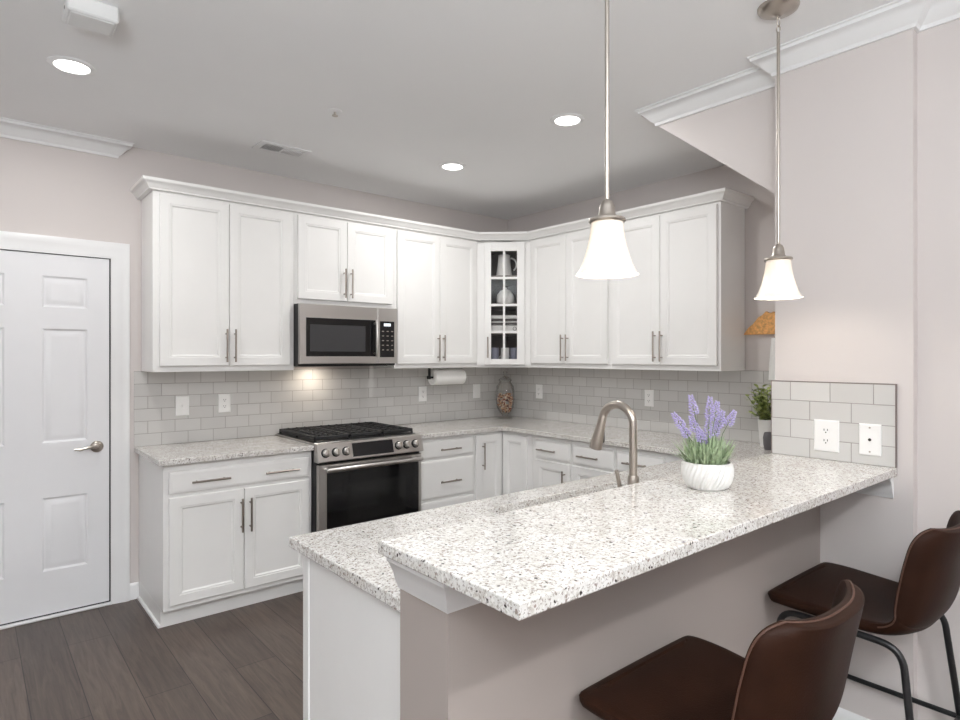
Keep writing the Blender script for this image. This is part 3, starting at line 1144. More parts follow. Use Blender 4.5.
b = MB(); b.box(MX0 + 0.05, MX1 - 0.05, -0.06, -0.34, 1.3945, 1.399)
b.build('vent_grille', M['black'], mw)
b = MB(); b.lathe((-1.93, -0.14, 1.3925), [(0, 0), (0.03, 0), (0.03, 0.003), (0, 0.003)], 20)
b.build('cooktop_light', emit('hood_glow', (1.0, 0.86, 0.68, 1), 6), mw)
area('hood_lamp', (-1.93, -0.14, 1.391), (0, 0, 0), 0.05, 1.0, (1.0, 0.88, 0.74))

# ------------------------------------------------------------------ ceiling things
DL = 'recessed ceiling downlights'
labs = ['lit recessed round ceiling light nearest the panelled door, below the white box', 'lit recessed round ceiling light above the corner wall cabinets, farthest back', 'lit recessed round ceiling light left of the nearer pendant rod']
dl0 = None
for (x, y), lb in zip(DOWN, labs):
    if dl0 is None:
        dl0 = thing('downlight', (x, y, H), lb, 'ceiling light', DL)
        b = MB(); b.lathe((x, y, H), [(0.065, -0.0005), (0.066, -0.008), (0.072, -0.010), (0.088, -0.004), (0.090, -0.0005)], 40)
        b.build('trim_ring', M['trim'], dl0)
        b = MB(); b.lathe((x, y, H), [(0, -0.0035), (0.0655, -0.0035), (0.0655, -0.0008), (0, -0.0008)], 40)
        b.build('lens', M['lens'], dl0)
    else:
        copy_tree(dl0, (x, y, H), lb)
v = thing('ceiling_vent', (-2.37, -0.56, H), 'rectangular louvred air vent in the ceiling near the wall cabinets', 'vent')
b = MB()
x0, x1, y0, y1 = -2.500, -2.195, -0.628, -0.455
b.box(x0, x1, y0, y0 + 0.03, H - 0.007, H - 0.0005); b.box(x0, x1, y1 - 0.03, y1, H - 0.007, H - 0.0005)
b.box(x0, x0 + 0.03, y0 + 0.03, y1 - 0.03, H - 0.007, H - 0.0005); b.box(x1 - 0.03, x1, y0 + 0.03, y1 - 0.03, H - 0.007, H - 0.0005)
b.box((x0 + x1) / 2 - 0.006, (x0 + x1) / 2 + 0.006, y0 + 0.03, y1 - 0.03, H - 0.007, H - 0.0005)
b.build('frame', M['trim'], v)
b = MB(); b.box(x0 + 0.02, x1 - 0.02, y0 + 0.02, y1 - 0.02, H - 0.0016, H - 0.0006)
b.build('backing', M['ventdark'], v)
b = MB()
for k in range(9):
    xx = x0 + 0.036 + k * 0.0125
    b.add([(xx + 0.005, y0 + 0.03, H - 0.0025), (xx - 0.005, y0 + 0.03, H - 0.0060), (xx - 0.005, y1 - 0.03, H - 0.0060), (xx + 0.005, y1 - 0.03, H - 0.0025)], [(0, 1, 2, 3)])
    xx = (x0 + x1) / 2 + 0.014 + k * 0.0125
    b.add([(xx - 0.005, y0 + 0.03, H - 0.0025), (xx + 0.004, y0 + 0.03, H - 0.0065), (xx + 0.004, y1 - 0.03, H - 0.0065), (xx - 0.005, y1 - 0.03, H - 0.0025)], [(0, 1, 2, 3)])
lo = b.build('louvre', M['trim'], v)
md = lo.modifiers.new('thickness', 'SOLIDIFY'); md.thickness = 0.0008
s = thing('sprinkler', (-2.367, -1.29, H), 'small ceiling fire sprinkler head with white cup', 'sprinkler')
b = MB(); b.lathe((-2.367, -1.29, H), [(0.0, -0.006), (0.022, -0.006), (0.034, -0.004), (0.036, -0.0005)], 24)
b.build('escutcheon', M['trim'], s)
b = MB(); b.tube([(-2.367, -1.29, H - 0.005), (-2.367, -1.29, H - 0.022)], 0.006, 10); b.lathe((-2.367, -1.29, H - 0.026), [(0, 0), (0.015, 0), (0.015, 0.003), (0, 0.003)], 16)
b.build('head', M['nickel'], s)
# white box on the ceiling
BX0, BX1, BY0, BY1 = -3.545, -3.388, -1.652, -1.520
eb = thing('ceiling_box', ((BX0 + BX1) / 2, (BY0 + BY1) / 2, H), 'white rectangular box fixed to the ceiling at the upper left', 'ceiling fixture')
b = MB(); b.box(BX0, BX1, BY0, BY1, H - 0.060, H - 0.0005, 0.006)
b.build('housing', M['fixture'], eb)
b = MB(); b.box(BX0 + 0.012, BX1 - 0.012, BY0 + 0.012, BY1 - 0.012, H - 0.064, H - 0.059, 0.003)
b.build('cover', M['fixture'], eb)
b = MB(); b.lathe((BX0 - 0.001, (BY0 + BY1) / 2, H - 0.03), [(0, 0), (0.006, 0), (0.006, 0.003), (0, 0.003)], 12, axis='x')
b.build('indicator', M['slot'], eb)

# ------------------------------------------------------------------ pendants
PY = -3.195


def pendant(x, label):
    p = thing('pendant_lamp', (x, PY, H), label, 'pendant lamp', 'pendant lamps over the bar')
    b = MB(); b.lathe((x, PY, H), [(0.0, -0.036), (0.010, -0.036), (0.016, -0.030), (0.030, -0.026), (0.052, -0.022), (0.066, -0.014), (0.070, -0.006), (0.070, -0.0005)], 36)
    b.build('canopy', M['nickel'], p)
    b = MB()
    ring = [(x + 0.011 * math.cos(a), PY, H - 0.054 + 0.019 * math.sin(a)) for a in [2 * PI * k / 16 for k in range(17)]]
    b.tube(ring, 0.002, 6)
    ring = [(x, PY + 0.006 * math.cos(a), H - 0.082 + 0.012 * math.sin(a)) for a in [2 * PI * k / 16 for k in range(17)]]
    b.tube(ring, 0.002, 6)
    b.build('chain_loop', M['nickel'], p)
    b = MB(); b.tube([(x, PY, H - 0.094), (x, PY, 1.853)], 0.0058, 12)
    b.build('rod', M['nickel'], p)
    b = MB()
    b.lathe((x, PY, 0), [(0.006, 1.868), (0.014, 1.862), (0.019, 1.850), (0.022, 1.828), (0.027, 1.822), (0.046, 1.817), (0.048, 1.811), (0.044, 1.807), (0.0, 1.807)], 28)
    cup = b.build('socket_cup', M['nickel'], p)
    # flared frosted shade, thin walled
    prof_o = [(0.040, 1.812), (0.042, 1.800), (0.043, 1.785), (0.046, 1.765), (0.051, 1.742), (0.058, 1.718), (0.066, 1.696), (0.075, 1.680), (0.0805, 1.673)]
    prof_i = [(r - 0.003, z) for r, z in prof_o[::-1]]
    b = MB(); b.lathe((x, PY, 0), prof_o, 48)
    # remove caps (open both ends)
    b.f = [f for f in b.f if len(f) == 4]
    so = b.build('lamp_shade', M['shade'], p, angle=80)
    b = MB(); b.lathe((x, PY, 0), [(0, 1.805), (0.013, 1.805), (0.013, 1.785), (0.020, 1.765), (0.023, 1.745), (0.019, 1.727), (0.008, 1.718), (0.0, 1.717)], 20)
    b.build('bulb', M['bulb'], p)
    l = bpy.data.lights.new('pendant_bulb_light', 'POINT')
    l.energy = 1.7
    l.color = (1.0, 0.90, 0.78)
    l.shadow_soft_size = 0.02
    lo = bpy.data.objects.new('pendant_bulb_light', l)
    sc.collection.objects.link(lo)
    lo.location = (x, PY, 1.690)
    return p


pendant(-2.549, 'nearer pendant lamp with bell-shaped frosted shade, in front of wall cabinets')
pendant(-1.579, 'farther pendant lamp with bell-shaped frosted shade, in front of the wall column')

# ------------------------------------------------------------------ outlets and switches
OG = 'wall plates'


def plate(kind, label, T, u, v0, z, wd=0.078, ht=0.122):
    loc = Vector((u, v0, z))
    if T:
        loc = T @ loc
    p = thing(kind, loc, label, 'outlet' if kind == 'wall_outlet' else ('switch' if kind == 'light_switch' else 'wall plate'), OG)
    b = MB(T); b.rings(u - wd / 2, u + wd / 2, z - ht / 2, z + ht / 2, v0, [(0, 0), (0, 0.003), (0.004, 0.006), (0.006, 0.006)])
    b.build('cover_plate', M['plate'], p)
    if kind == 'wall_outlet':
        for s in (-1, 1):
            zc = z + s * 0.0205
            b = MB(T)
            poly = [(u + 0.0165 * math.cos(a), zc + 0.0140 * math.sin(a)) for a in [2 * PI * k / 20 for k in range(20)]]
            b.prism(poly, 'y', v0 - 0.0055, v0 - 0.0085)
            so = b.build('socket', M['plate'], p)
            b = MB(T)
            for dx in (-0.0062, 0.0062):
                b.box(u + dx - 0.0012, u + dx + 0.0012, v0 - 0.008, v0 - 0.0092, zc - 0.001, zc + 0.007)
            b.box(u - 0.0022, u + 0.0022, v0 - 0.008, v0 - 0.0092, zc - 0.0095, zc - 0.005)
            b.build('slot', M['slot'], so)
    elif kind == 'light_switch':
        b = MB(T); b.box(u - 0.006, u + 0.006, v0 - 0.0055, v0 - 0.0075, z - 0.012, z + 0.012)
        b.box(u - 0.0045, u + 0.0045, v0 - 0.007, v0 - 0.017, z - 0.003, z + 0.006, 0.001)
        b.build('toggle', M['plate'], p)
    else:
        b = MB(T)
        poly = [(u + 0.0055 * math.cos(a), z + 0.0055 * math.sin(a)) for a in [2 * PI * k / 16 for k in range(16)]]
        b.prism(poly, 'y', v0 - 0.0055, v0 - 0.0075)
        b.build('jack', M['slot'], p)
        for s in (-1, 1):
            b = MB(T)
            poly = [(u + 0.0035 * math.cos(a), z + s * 0.045 + 0.0035 * math.sin(a)) for a in [2 * PI * k / 12 for k in range(12)]]
            b.prism(poly, 'y', v0 - 0.0055, v0 - 0.0068)
            b.build('screw', M['nickel'], p)
    return p


plate('light_switch', 'white toggle switch plate on backsplash nearest the panelled door', None, -2.775, -0.0091, 1.150)
plate('wall_outlet', 'white double outlet on the backsplash left of the range', None, -2.521, -0.0091, 1.155)
plate('wall_outlet', 'white outlet on backsplash just right of the range, below paper towel', None, -0.955, -0.0091, 1.152)
plate('light_switch', 'white switch plate on back wall tiles just left of glass jar', None, -0.380, -0.0091, 1.155)
plate('wall_outlet', 'white outlet on right wall tiles just right of glass jar', TR, 0.418, -0.0091, 1.155)
plate('wall_outlet', 'white outlet on right wall tiles between faucet and lavender', TR, 1.550, -0.0091, 1.157)
TC = Matrix.Translation((XW, 0, 0)) @ TR
plate('wall_outlet', 'large white double outlet on the column tile panel above the bar', TC, 3.226, -0.0101, 1.151, 0.092, 0.124)
plate('coax_plate', 'white plate with one round jack on the column tile panel', TC, 3.379, -0.0101, 1.151, 0.074, 0.118)

# ------------------------------------------------------------------ paper towel
PX0, PX1, PYY, PZ, PR = -0.965, -0.665, -0.16, 1.293, 0.062
h = thing('paper_towel_holder', ((PX0 + PX1) / 2, PYY, ZU), 'dark metal paper towel holder under the wall cabinet', 'holder')
b = MB(); b.tube([(PX0 - 0.032, PYY, PZ), (PX1 + 0.012, PYY, PZ)], 0.008, 10)
b.build('rod', M['blackmetal'], h)
b = MB(); b.box(PX0 - 0.030, PX0 - 0.024, PYY - 0.015, PYY + 0.015, PZ - 0.014, ZU - 0.0005)
b.lathe((PX0 - 0.044, PYY, PZ), [(0, 0), (0.014, 0), (0.014, 0.012), (0, 0.012)], 16, axis='x')
b.build('bracket', M['blackmetal'], h)
b = MB()
b.lathe((PX0, PYY, PZ), [(0.019, 0.0), (PR, 0.0), (PR, PX1 - PX0), (0.019, PX1 - PX0)], 40, axis='x')
b.f = [f for f in b.f if len(f) == 4]
n = 40
b.f += [(k, (k + 1) % n, (k + 1) % n + 3 * n, k + 3 * n) for k in range(n)]
t = b.build('paper_towel_roll', M['paper'])
tag(t, 'white paper towel roll hanging under the wall cabinet right of microwave', 'paper towel')

# ------------------------------------------------------------------ apothecary jar with shells
JX, JY = -0.200, -0.185
j = thing('glass_jar', (JX, JY, ZC), 'tall lidded glass apothecary jar in the counter corner', 'jar')
b = MB(); b.lathe((JX, JY, ZC), [(0.0, 0.0005), (0.062, 0.0005), (0.062, 0.006), (0.03, 0.018), (0.026, 0.032), (0.05, 0.055), (0.074, 0.10), (0.083, 0.16), (0.083, 0.24), (0.076, 0.285), (0.052, 0.315), (0.050, 0.33)], 36)
b.f = [f for f in b.f if len(f) == 4 or f[0] < 40]
b.build('body', M['jarglass'], j)
b = MB(); b.lathe((JX, JY, ZC), [(0.060, 0.331), (0.060, 0.338), (0.045, 0.352), (0.022, 0.368), (0.012, 0.378), (0.016, 0.392), (0.020, 0.404), (0.014, 0.416), (0.0, 0.420)], 28)
b.build('lid', M['jarglass'], j)
random.seed(4)
b = MB()
cols = [(224, 186, 150), (150, 80, 54), (240, 226, 206), (84, 42, 30), (200, 156, 118)]
m, nn, N, L, bs = nt('shell_mix')
geo = N.new('ShaderNodeNewGeometry')
rp = N.new('ShaderNodeValToRGB'); rp.color_ramp.interpolation = 'CONSTANT'
els = rp.color_ramp.elements
els[0].position = 0; els[0].color = lin(*cols[0]); els[1].position = 0.2; els[1].color = lin(*cols[1])
for i in (2, 3, 4):
    e = els.new(i * 0.2); e.color = lin(*cols[i])
L.new(geo.outputs['Random Per Island'], rp.inputs['Fac'])
L.new(rp.outputs['Color'], bs.inputs['Base Color'])
bs.inputs['Roughness'].default_value = 0.5
for k in range(130):
    z = random.uniform(0.062, 0.215)
    rm = 0.068 if z > 0.12 else (0.03 + (z - 0.055) * 0.55)
    a = random.uniform(0, 2 * PI); rr = rm * math.sqrt(random.uniform(0.1, 0.92))
    c = Vector((JX + rr * math.cos(a), JY + rr * math.sin(a), ZC + z))
    sz = random.uniform(0.014, 0.023)
    ax = Vector((random.gauss(0, 1), random.gauss(0, 1), random.gauss(0, 1))).normalized()
    b.tube([c - ax * sz * 0.7, c - ax * sz * 0.3, c + ax * sz * 0.5, c + ax * sz * 0.9], [0.003, sz * 0.62, sz * 0.42, 0.002], 6)
t = b.build('shells', m)
tag(t, 'brown and cream shells filling the lower half of the glass jar', 'shells', kind='stuff')

# ------------------------------------------------------------------ glass cabinet contents
def cpt(u, v):
    p = TD @ Vector((u, v, 0))
    return p.x, p.y


cx, cy = cpt(0.215, 0.12); z0 = SHZ[2] + 0.0185
p = thing('pitcher', (cx, cy, z0), 'tall white pitcher on the top shelf of the glass corner cabinet', 'pitcher')
b = MB(); b.lathe((cx, cy, z0), [(0.0, 0.0), (0.066, 0.0), (0.066, 0.012), (0.060, 0.06), (0.052, 0.13), (0.050, 0.165), (0.053, 0.180)], 28)
b.build('body', M['ceramic'], p)
b = MB(); hd = Vector((ud.x, ud.y, 0))
b.tube([Vector((cx, cy, z0)) + hd * 0.052 + Vector((0, 0, 0.155))] + [Vector((cx, cy, z0 + 0.10)) + hd * (0.055 + 0.048 * math.sin(a)) + Vector((0, 0, 0.055 * math.cos(a))) for a in [0.3 + 2.3 * k / 8 for k in range(9)]], 0.007, 8)
b.build('handle', M['ceramic'], p)
cx, cy = cpt(0.225, 0.13); z0 = SHZ[1] + 0.0185
p = thing('canister', (cx, cy, z0), 'round white lidded jar on the second shelf of the glass cabinet', 'jar')
b = MB(); b.lathe((cx, cy, z0), [(0, 0), (0.066, 0), (0.074, 0.015), (0.074, 0.055), (0.066, 0.085), (0.05, 0.10), (0, 0.10)], 28)
b.build('body', M['ceramic'], p)
b = MB(); b.lathe((cx, cy, z0 + 0.1005), [(0, 0), (0.052, 0), (0.046, 0.012), (0.02, 0.022), (0.012, 0.028), (0.013, 0.038), (0, 0.041)], 24)
b.build('lid', M['ceramic'], p)
cx, cy = cpt(0.22, 0.15); z0 = SHZ[0] + 0.0185
TB = Matrix.Translation((cx, cy, 0)) @ TD.to_3x3().to_4x4()
zz = z0
for (hh, ww, mat, lb) in ((0.055, 0.135, 'ceramic', 'white box at the bottom of the stack inside the glass cabinet'), (0.020, 0.13, 'dish', 'lower dark dish stacked on the white box behind glass'),
                          (0.012, 0.125, 'ceramic', 'thin white dish between two dark dishes behind glass'), (0.020, 0.128, 'dish', 'upper dark dish in the stack behind glass'), (0.030, 0.13, 'ceramic', 'white dish topping the stack in the glass cabinet')):
    if hh > 0.05:
        b = MB(TB); b.box(-ww, ww, -0.08, 0.09, zz, zz + hh, 0.004)
        o = b.build('box', M[mat]); o2 = o
        tag(o, lb, 'box', 'dishes in the corner cabinet')
        b = MB(TB); b.tube([(0.085 + 0.014 * math.cos(a), -0.0815, zz + hh / 2 + 0.014 * math.sin(a)) for a in [2 * PI * k / 16 for k in range(17)]], 0.002, 6)
        b.build('ring_mark', M['dish'], o)
    else:
        b = MB(TB); b.box(-ww, ww, -0.08, 0.09, zz, zz + hh, 0.006)
        o = b.build('dish', M[mat])
        tag(o, lb, 'dish', 'dishes in the corner cabinet')
    zz += hh + 0.0008
for (u, v, mat, lb) in ((0.135, 0.10, 'greycup', 'grey blue mug at the left on the cabinet floor behind glass'), (0.222, 0.12, 'ceramic', 'white mug in the middle on the cabinet floor behind glass'), (0.305, 0.11, 'greycup', 'grey blue mug at the right on the cabinet floor behind glass')):
    cx, cy = cpt(u, v); z0 = ZU + 0.0205
    p = thing('mug', (cx, cy, z0), lb, 'mug', 'mugs in the corner cabinet')
    b = MB(); b.lathe((cx, cy, z0), [(0, 0), (0.032, 0), (0.036, 0.01), (0.037, 0.13), (0.037, 0.142), (0.033, 0.142), (0.032, 0.02), (0, 0.016)], 22)
    b.build('body', M[mat], p)
    b = MB(); b.tube([Vector((cx, cy, z0 + 0.048)) - hd * (0.034 + 0.018 * math.sin(a)) + Vector((0, 0, 0.024 * math.cos(a))) for a in [PI * k / 8 for k in range(9)]], 0.004, 8)
    b.build('handle', M[mat], p)

# ------------------------------------------------------------------ lavender pot on the bar
LX, LY = -2.058, -3.192
p = thing('lavender_pot', (LX, LY, ZB), 'white ridged pot of lavender standing on the raised bar top', 'plant')
b = MB()
n = 96
prof = [(0.0, 0.0005), (0.058, 0.0005), (0.066, 0.006), (0.076, 0.022), (0.082, 0.042), (0.082, 0.060), (0.079, 0.078), (0.0775, 0.082), (0.073, 0.082), (0.072, 0.066), (0.0, 0.066)]
rows = []
N1 = 22
fine = []
for i in range(len(prof) - 1):
    (r0, z0), (r1, z1) = prof[i], prof[i + 1]
    st = 5 if 1 <= i <= 6 else 1
    for k in range(st):
        fine.append(((r0 + (r1 - r0) * k / st) * 0.92, z0 + (z1 - z0) * k / st, 2 <= i <= 5))
fine.append((prof[-1][0] * 0.92, prof[-1][1], False))
vs = []
for (r, z, rid) in fine:
    for k in range(n * 2):
        a = 2 * PI * k / (n * 2)
        rr = r + (0.0026 * math.cos(a * 30 - z * 170) if rid else 0)
        vs.append((LX + rr * math.cos(a), LY + rr * math.sin(a), ZB + z))
fs = []
for i in range(len(fine) - 1):
    for k in range(n * 2):
        a, c = i * n * 2 + k, i * n * 2 + (k + 1) % (n * 2)
        fs.append((a, c, c + n * 2, a + n * 2))
b.add(vs, fs)
b.build('pot', M['ceramic'], p, angle=60)
b = MB(); b.lathe((LX, LY, ZB), [(0, 0.0672), (0.0655, 0.0672), (0.0655, 0.072), (0, 0.076)], 24)
b.build('soil', M['soil'], p)
random.seed(7)


def blade(b, base, tip, wd, bend=0.02):
    base = Vector(base); tip = Vector(tip)
    d = tip - base
    sd = d.cross(Vector((0, 0, 1)))
    if sd.length < 1e-6:
        sd = Vector((1, 0, 0))
    sd = sd.normalized() * wd
    up = Vector((0, 0, bend))
    m1 = base + d * 0.4 + up; m2 = base + d * 0.75 + up * 0.7
    b.add([base - sd * 0.4, base + sd * 0.4, m1 + sd, m1 - sd, m2 + sd * 0.8, m2 - sd * 0.8, tip], [(0, 1, 2, 3), (3, 2, 4, 5), (5, 4, 6)])


b = MB()
for k in range(420):
    a = random.uniform(0, 2 * PI); r0 = 0.056 * math.sqrt(random.random())
    bx, by = LX + r0 * math.cos(a), LY + r0 * math.sin(a)
    hh = random.uniform(0.03, 0.105) * (1.05 - r0 * 5.0)
    sp = random.uniform(0.0, 0.045) + r0 * 0.45
    a2 = a + random.gauss(0, 0.7)
    blade(b, (bx, by, ZB + 0.070), (bx + sp * math.cos(a2), by + sp * math.sin(a2), ZB + 0.072 + max(0.02, hh)), random.uniform(0.0016, 0.003), 0.006)
b.build('foliage', M['leaf'], p, smooth=False)
# flower spikes: positions set in the place (x along the bar, y across)
spk = [(-0.085, 0.065, 0.160, 0.055), (-0.045, 0.030, 0.215, 0.062), (-0.035, 0.035, 0.150, 0.05), (-0.050, 0.00, 0.115, 0.045), (0.000, -0.01, 0.210, 0.07), (0.01, 0.00, 0.150, 0.07),
       (0.025, -0.02, 0.195, 0.06), (0.050, -0.025, 0.165, 0.055), (0.075, -0.050, 0.165, 0.05), (0.045, -0.01, 0.130, 0.045), (-0.005, 0.02, 0.105, 0.045), (-0.065, 0.05, 0.120, 0.04)]
for (dx, dy, hz, ln) in spk:
    # spread across the view: right of view = (cos yaw, -sin yaw)
    base = Vector((LX + dx * 0.35, LY + dy * 0.35, ZB + 0.07))
    top = Vector((LX + dx, LY + dy, ZB + 0.07 + hz))
    mid = (base + top) / 2 + Vector((dx * -0.12, dy * -0.12, 0.012))
    sb = MB(); sb.tube([base, mid, top - (top - mid).normalized() * ln * 0.5], [0.0013, 0.0011, 0.0009], 6)
    so = sb.build('flower_stem', M['stem'], p)
    d = (top - mid).normalized()
    fb = MB()
    for i in range(46):
        t = i / 45
        c = top - d * ln * (1 - t)
        rad = 0.0125 * (1 - 0.65 * t) * (0.55 + 0.45 * math.sin(min(1, t * 4) * PI / 2))
        a = i * 2.4
        sd = d.orthogonal().normalized(); s2 = d.cross(sd)
        o = sd * math.cos(a) + s2 * math.sin(a)
        cc_ = c + o * rad * 0.7
        fb.tube([cc_, cc_ + o * rad * 0.5 + d * 0.002, cc_ + o * rad * 0.9 + d * 0.004], [0.0012, 0.0030, 0.0008], 5)
    fb.build('flower_spike', M['lavender'], so, smooth=False)

# ------------------------------------------------------------------ plant and dark jar at the counter's end
QX, QY = -0.115, -2.470
p = thing('leafy_plant', (QX, QY, ZC), 'leafy green plant in a white pot half hidden behind the column', 'plant')
b = MB(); b.lathe((QX, QY, ZC), [(0, 0.0005), (0.042, 0.0005), (0.050, 0.08), (0.056, 0.165), (0.052, 0.165), (0.049, 0.15), (0, 0.15)], 28)
b.build('pot', M['ceramic'], p)
b = MB(); sb = MB()
random.seed(12)
for k in range(30):
    a = random.uniform(0, 2 * PI); r = random.uniform(0.01, 0.105)
    top = Vector((QX - 0.03 + r * math.cos(a), QY + r * math.sin(a), ZC + random.uniform(0.17, 0.37)))
    if top.x > -0.03:
        top.x = -0.03
    base = Vector((QX + 0.2 * r * math.cos(a), QY + 0.2 * r * math.sin(a), ZC + 0.15))
    sb.tube([base, base.lerp(top, 0.5) + Vector((0, 0, 0.01)), top], 0.0016, 5)
    for i in range(12):
        t = 0.15 + 0.85 * i / 11
        q = base.lerp(top, t)
        aa = random.uniform(0, 2 * PI)
        tip = q + Vector((0.036 * math.cos(aa), 0.036 * math.sin(aa), random.uniform(-0.004, 0.026)))
        tip.x = min(tip.x, -0.012)
        blade(b, q, tip, 0.0135, 0.004)
sb.build('stems', M['stem'], p)
b.build('foliage', M['leaf2'], p, smooth=False)
b = MB(); b.lathe((-0.235, -2.535, ZC), [(0, 0.0005), (0.026, 0.0005), (0.032, 0.03), (0.034, 0.07), (0.028, 0.098), (0.024, 0.102), (0.022, 0.098), (0.0, 0.09)], 24)
t = b.build('small_vase', M['darkpot'])
tag(t, 'small dark grey vase on the counter in front of the white-potted plant', 'vase')

# wooden mountain rack and cloth on the right wall
b = MB()
poly = [(-2.272, 1.600), (-2.300, 1.640), (-2.335, 1.668), (-2.365, 1.705), (-2.395, 1.722), (-2.415, 1.742), (-2.440, 1.728), (-2.462, 1.738), (-2.490, 1.705), (-2.530, 1.675), (-2.575, 1.645), (-2.62, 1.600)]
b.prism(poly, 'x', -0.024, -0.0008)
wr = b.build('wooden_plaque', M['wood'])
tag(wr, 'honey wood mountain-shaped plaque hung on the wall beside the cabinets', 'plaque')
b = MB()
rows = []
for i in range(9):
    t = i / 8
    z = 1.575 - t * 0.26
    y0 = -2.446 + t * 0.016
    rows.append([(-0.020 - 0.004 * math.sin(k * 1.3), y0 - k * 0.016 * (0.35 + 0.65 * t), z) for k in range(8)])
b.grid(rows)
b.grid([[(x + 0.006, y, z) for (x, y, z) in r] for r in rows])
co = b.build('hanging_cloth', M['cloth'])
tag(co, 'narrow white cloth hanging below the wooden plaque', 'cloth')
b = MB(); b.tube([(-0.0005, -2.47, 1.578), (-0.017, -2.47, 1.578), (-0.024, -2.47, 1.585)], 0.004, 8)
b.build('hook', M['nickel'], wr)

# ------------------------------------------------------------------ bar stools
def catmull(pts, m):
    out = []
    n = len(pts)
    for i in range(n - 1):
        p0, p1, p2, p3 = [Vector(pts[max(0, min(n - 1, i + d))]) for d in (-1, 0, 1, 2)]
        for k in range(m):
            t = k / m
            out.append(0.5 * ((2 * p1) + (-p0 + p2) * t + (2 * p0 - 5 * p1 + 4 * p2 - p3) * t * t + (-p0 + 3 * p1 - 3 * p2 + p3) * t ** 3))
    out.append(Vector(pts[-1]))
    return out


def bend(pts, r, n=8):
    a, c, e = [Vector(p) for p in pts]
    p0 = c + (a - c).normalized() * r
    p1 = c + (e - c).normalized() * r
    return [a] + [p0 * (1 - k / n) ** 2 + c * 2 * (k / n) * (1 - k / n) + p1 * (k / n) ** 2 for k in range(n + 1)] + [e]


# centre profile: (y, z, half width, side lift along the surface normal)
PROF = [(0.212, 0.626, 0.185, -0.006), (0.234, 0.643, 0.225, -0.003), (0.220, 0.661, 0.247, -0.002), (0.14, 0.662, 0.254, -0.002), (0.03, 0.652, 0.244, 0.004), (-0.07, 0.640, 0.236, 0.014),
        (-0.135, 0.642, 0.234, 0.030), (-0.178, 0.664, 0.234, 0.050), (-0.200, 0.705, 0.231, 0.064), (-0.214, 0.76, 0.228, 0.070), (-0.228, 0.83, 0.222, 0.072), (-0.242, 0.895, 0.214, 0.070), (-0.250, 0.932, 0.196, 0.058), (-0.254, 0.950, 0.164, 0.040)]


def stool_surface():
    dense = catmull([Vector((p[0], p[1], p[2])) for p in PROF], 4)
    lift = catmull([Vector((p[3], 0, 0)) for p in PROF], 4)
    rows = []
    for i, c in enumerate(dense):
        a, d = dense[max(0, i - 1)], dense[min(len(dense) - 1, i + 1)]
        ty, tz_ = d.x - a.x, d.y - a.y
        l = math.hypot(ty, tz_)
        ny, nz = tz_ / l, -ty / l          # normal towards the sitter
        if ny < 0 and nz < 0:
            ny, nz = -ny, -nz
        row = []
        for k in range(-8, 9):
            u = k / 8
            e = abs(u) ** 2.8 * lift[i].x
            row.append((c.z * math.sin(u * PI / 2) ** 1 if False else c.z * u, c.x + ny * e, c.y + nz * e, ny, nz))
        rows.append(row)
    return rows


def thick(rows, th, r0, r1, c):
    """closed padded shell between surface rows r0..r1"""
    b = MB()
    R = rows[r0:r1 + 1]
    n = len(R[0])
    m = len(R)
    top, bot = [], []
    for i, row in enumerate(R):
        for k, (x, y, z, ny, nz) in enumerate(row):
            eu = abs(k - (n - 1) / 2) / ((n - 1) / 2)
            full = 1.0 if eu < 0.99 else 0.8
            top.append((c[0] + x, c[1] + y, c[2] + z))
            bot.append((c[0] + x * (0.985 if eu > 0.99 else 1), c[1] + y - ny * th * full, c[2] + z - nz * th * full))
    N_ = len(top)
    fs = []
    for i in range(m - 1):
        for k in range(n - 1):
            a = i * n + k
            fs.append((a, a + 1, a + n + 1, a + n))
            fs.append((N_ + a + n, N_ + a + n + 1, N_ + a + 1, N_ + a))
    for i in range(m - 1):
        for k in (0, n - 1):
            a = i * n + k
            fs.append((a, a + n, N_ + a + n, N_ + a) if k == 0 else (a + n, a, N_ + a, N_ + a + n))
    for k in range(n - 1):
        fs.append((k, N_ + k, N_ + k + 1, k + 1))
        a = (m - 1) * n + k
        fs.append((a, a + 1, N_ + a + 1, N_ + a))
    b.add(top + bot, fs)
    return b


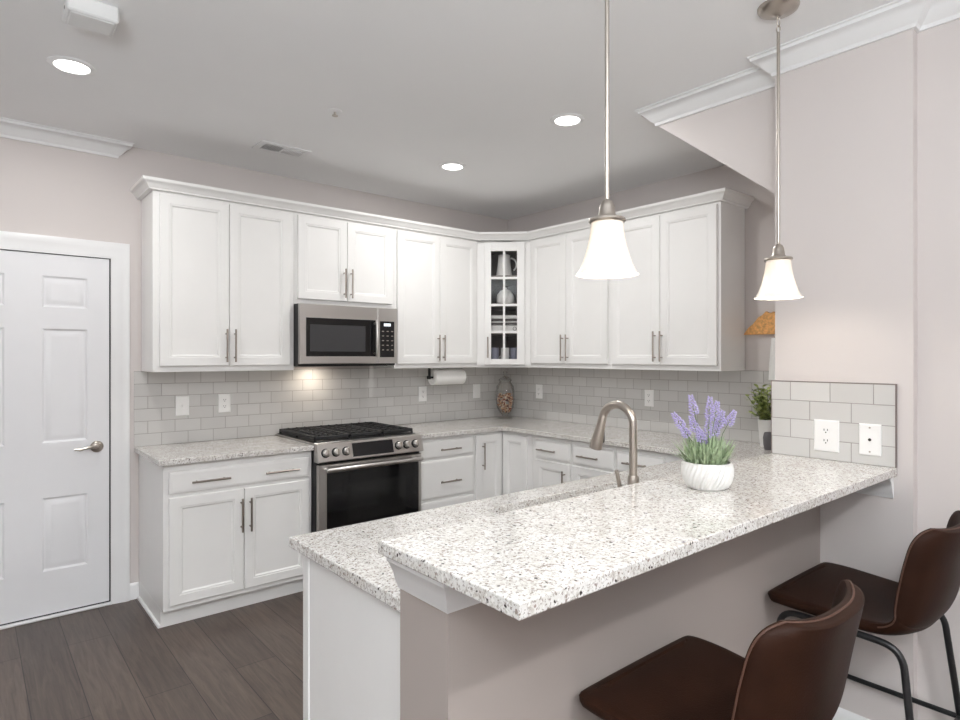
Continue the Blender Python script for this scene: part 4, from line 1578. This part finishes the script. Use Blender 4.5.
SX, SYY = -2.452, -3.447
st = thing('bar_stool', (SX, SYY, 0), 'brown leather bar stool nearest the camera, tucked under the bar', 'bar stool', 'leather stools at the bar')
rows = stool_surface()
SPLIT = 28
c0 = (SX, SYY, 0)
thick(rows, 0.040, 0, SPLIT, c0).build('seat', M['leather'], st, angle=70, subsurf=1)
bk = thick(rows, 0.036, SPLIT - 1, len(rows) - 1, c0).build('backrest', M['leather'], st, angle=70, subsurf=1)
# stitched piping around the backrest edge
edge = [rows[i][0] for i in range(SPLIT - 6, len(rows))] + rows[-1][1:-1] + [rows[i][-1] for i in range(len(rows) - 1, SPLIT - 7, -1)]
b = MB(); b.tube([(SX + e[0] * 1.0, SYY + e[1] - e[3] * 0.014, e[2] - e[4] * 0.014) for e in edge], 0.0024, 8)
b.build('piping', M['stitch'], bk)
# tubular frame
for sx in (-1, 1):
    x = SX + sx * 0.216
    zs = 0.603
    fp = bend([(x, SYY + 0.0, zs), (x, SYY + 0.192, zs), (x + sx * 0.040, SYY + 0.215, 0.001)], 0.06)
    b = MB(); b.tube(fp, 0.0105, 12)
    b.build('leg', M['blackmetal'], st)
    rp_ = bend([(x, SYY + 0.0, zs), (x, SYY - 0.165, zs - 0.006), (x + sx * 0.040, SYY - 0.235, 0.001)], 0.06)
    b = MB(); b.tube(rp_, 0.0105, 12)
    b.build('leg', M['blackmetal'], st)
b = MB()
xa, ya, yb_ = 0.2115, 0.2065, 0.2135
xa = 0.216 + 0.040 * (0.603 - 0.24) / 0.603
b.tube([(SX - xa, SYY + 0.2058, 0.24), (SX + xa, SYY + 0.2058, 0.24)], 0.009, 10)
b.tube([(SX - xa, SYY - 0.2071, 0.24), (SX + xa, SYY - 0.2071, 0.24)], 0.009, 10)
for sx in (-1, 1):
    b.tube([(SX + sx * xa, SYY + 0.2058, 0.24), (SX + sx * xa, SYY - 0.2071, 0.24)], 0.009, 10)
b.build('footrest', M['blackmetal'], st)
s2 = copy_tree(st, (-1.482, SYY, 0), 'brown leather bar stool farther away, beside the wall column')
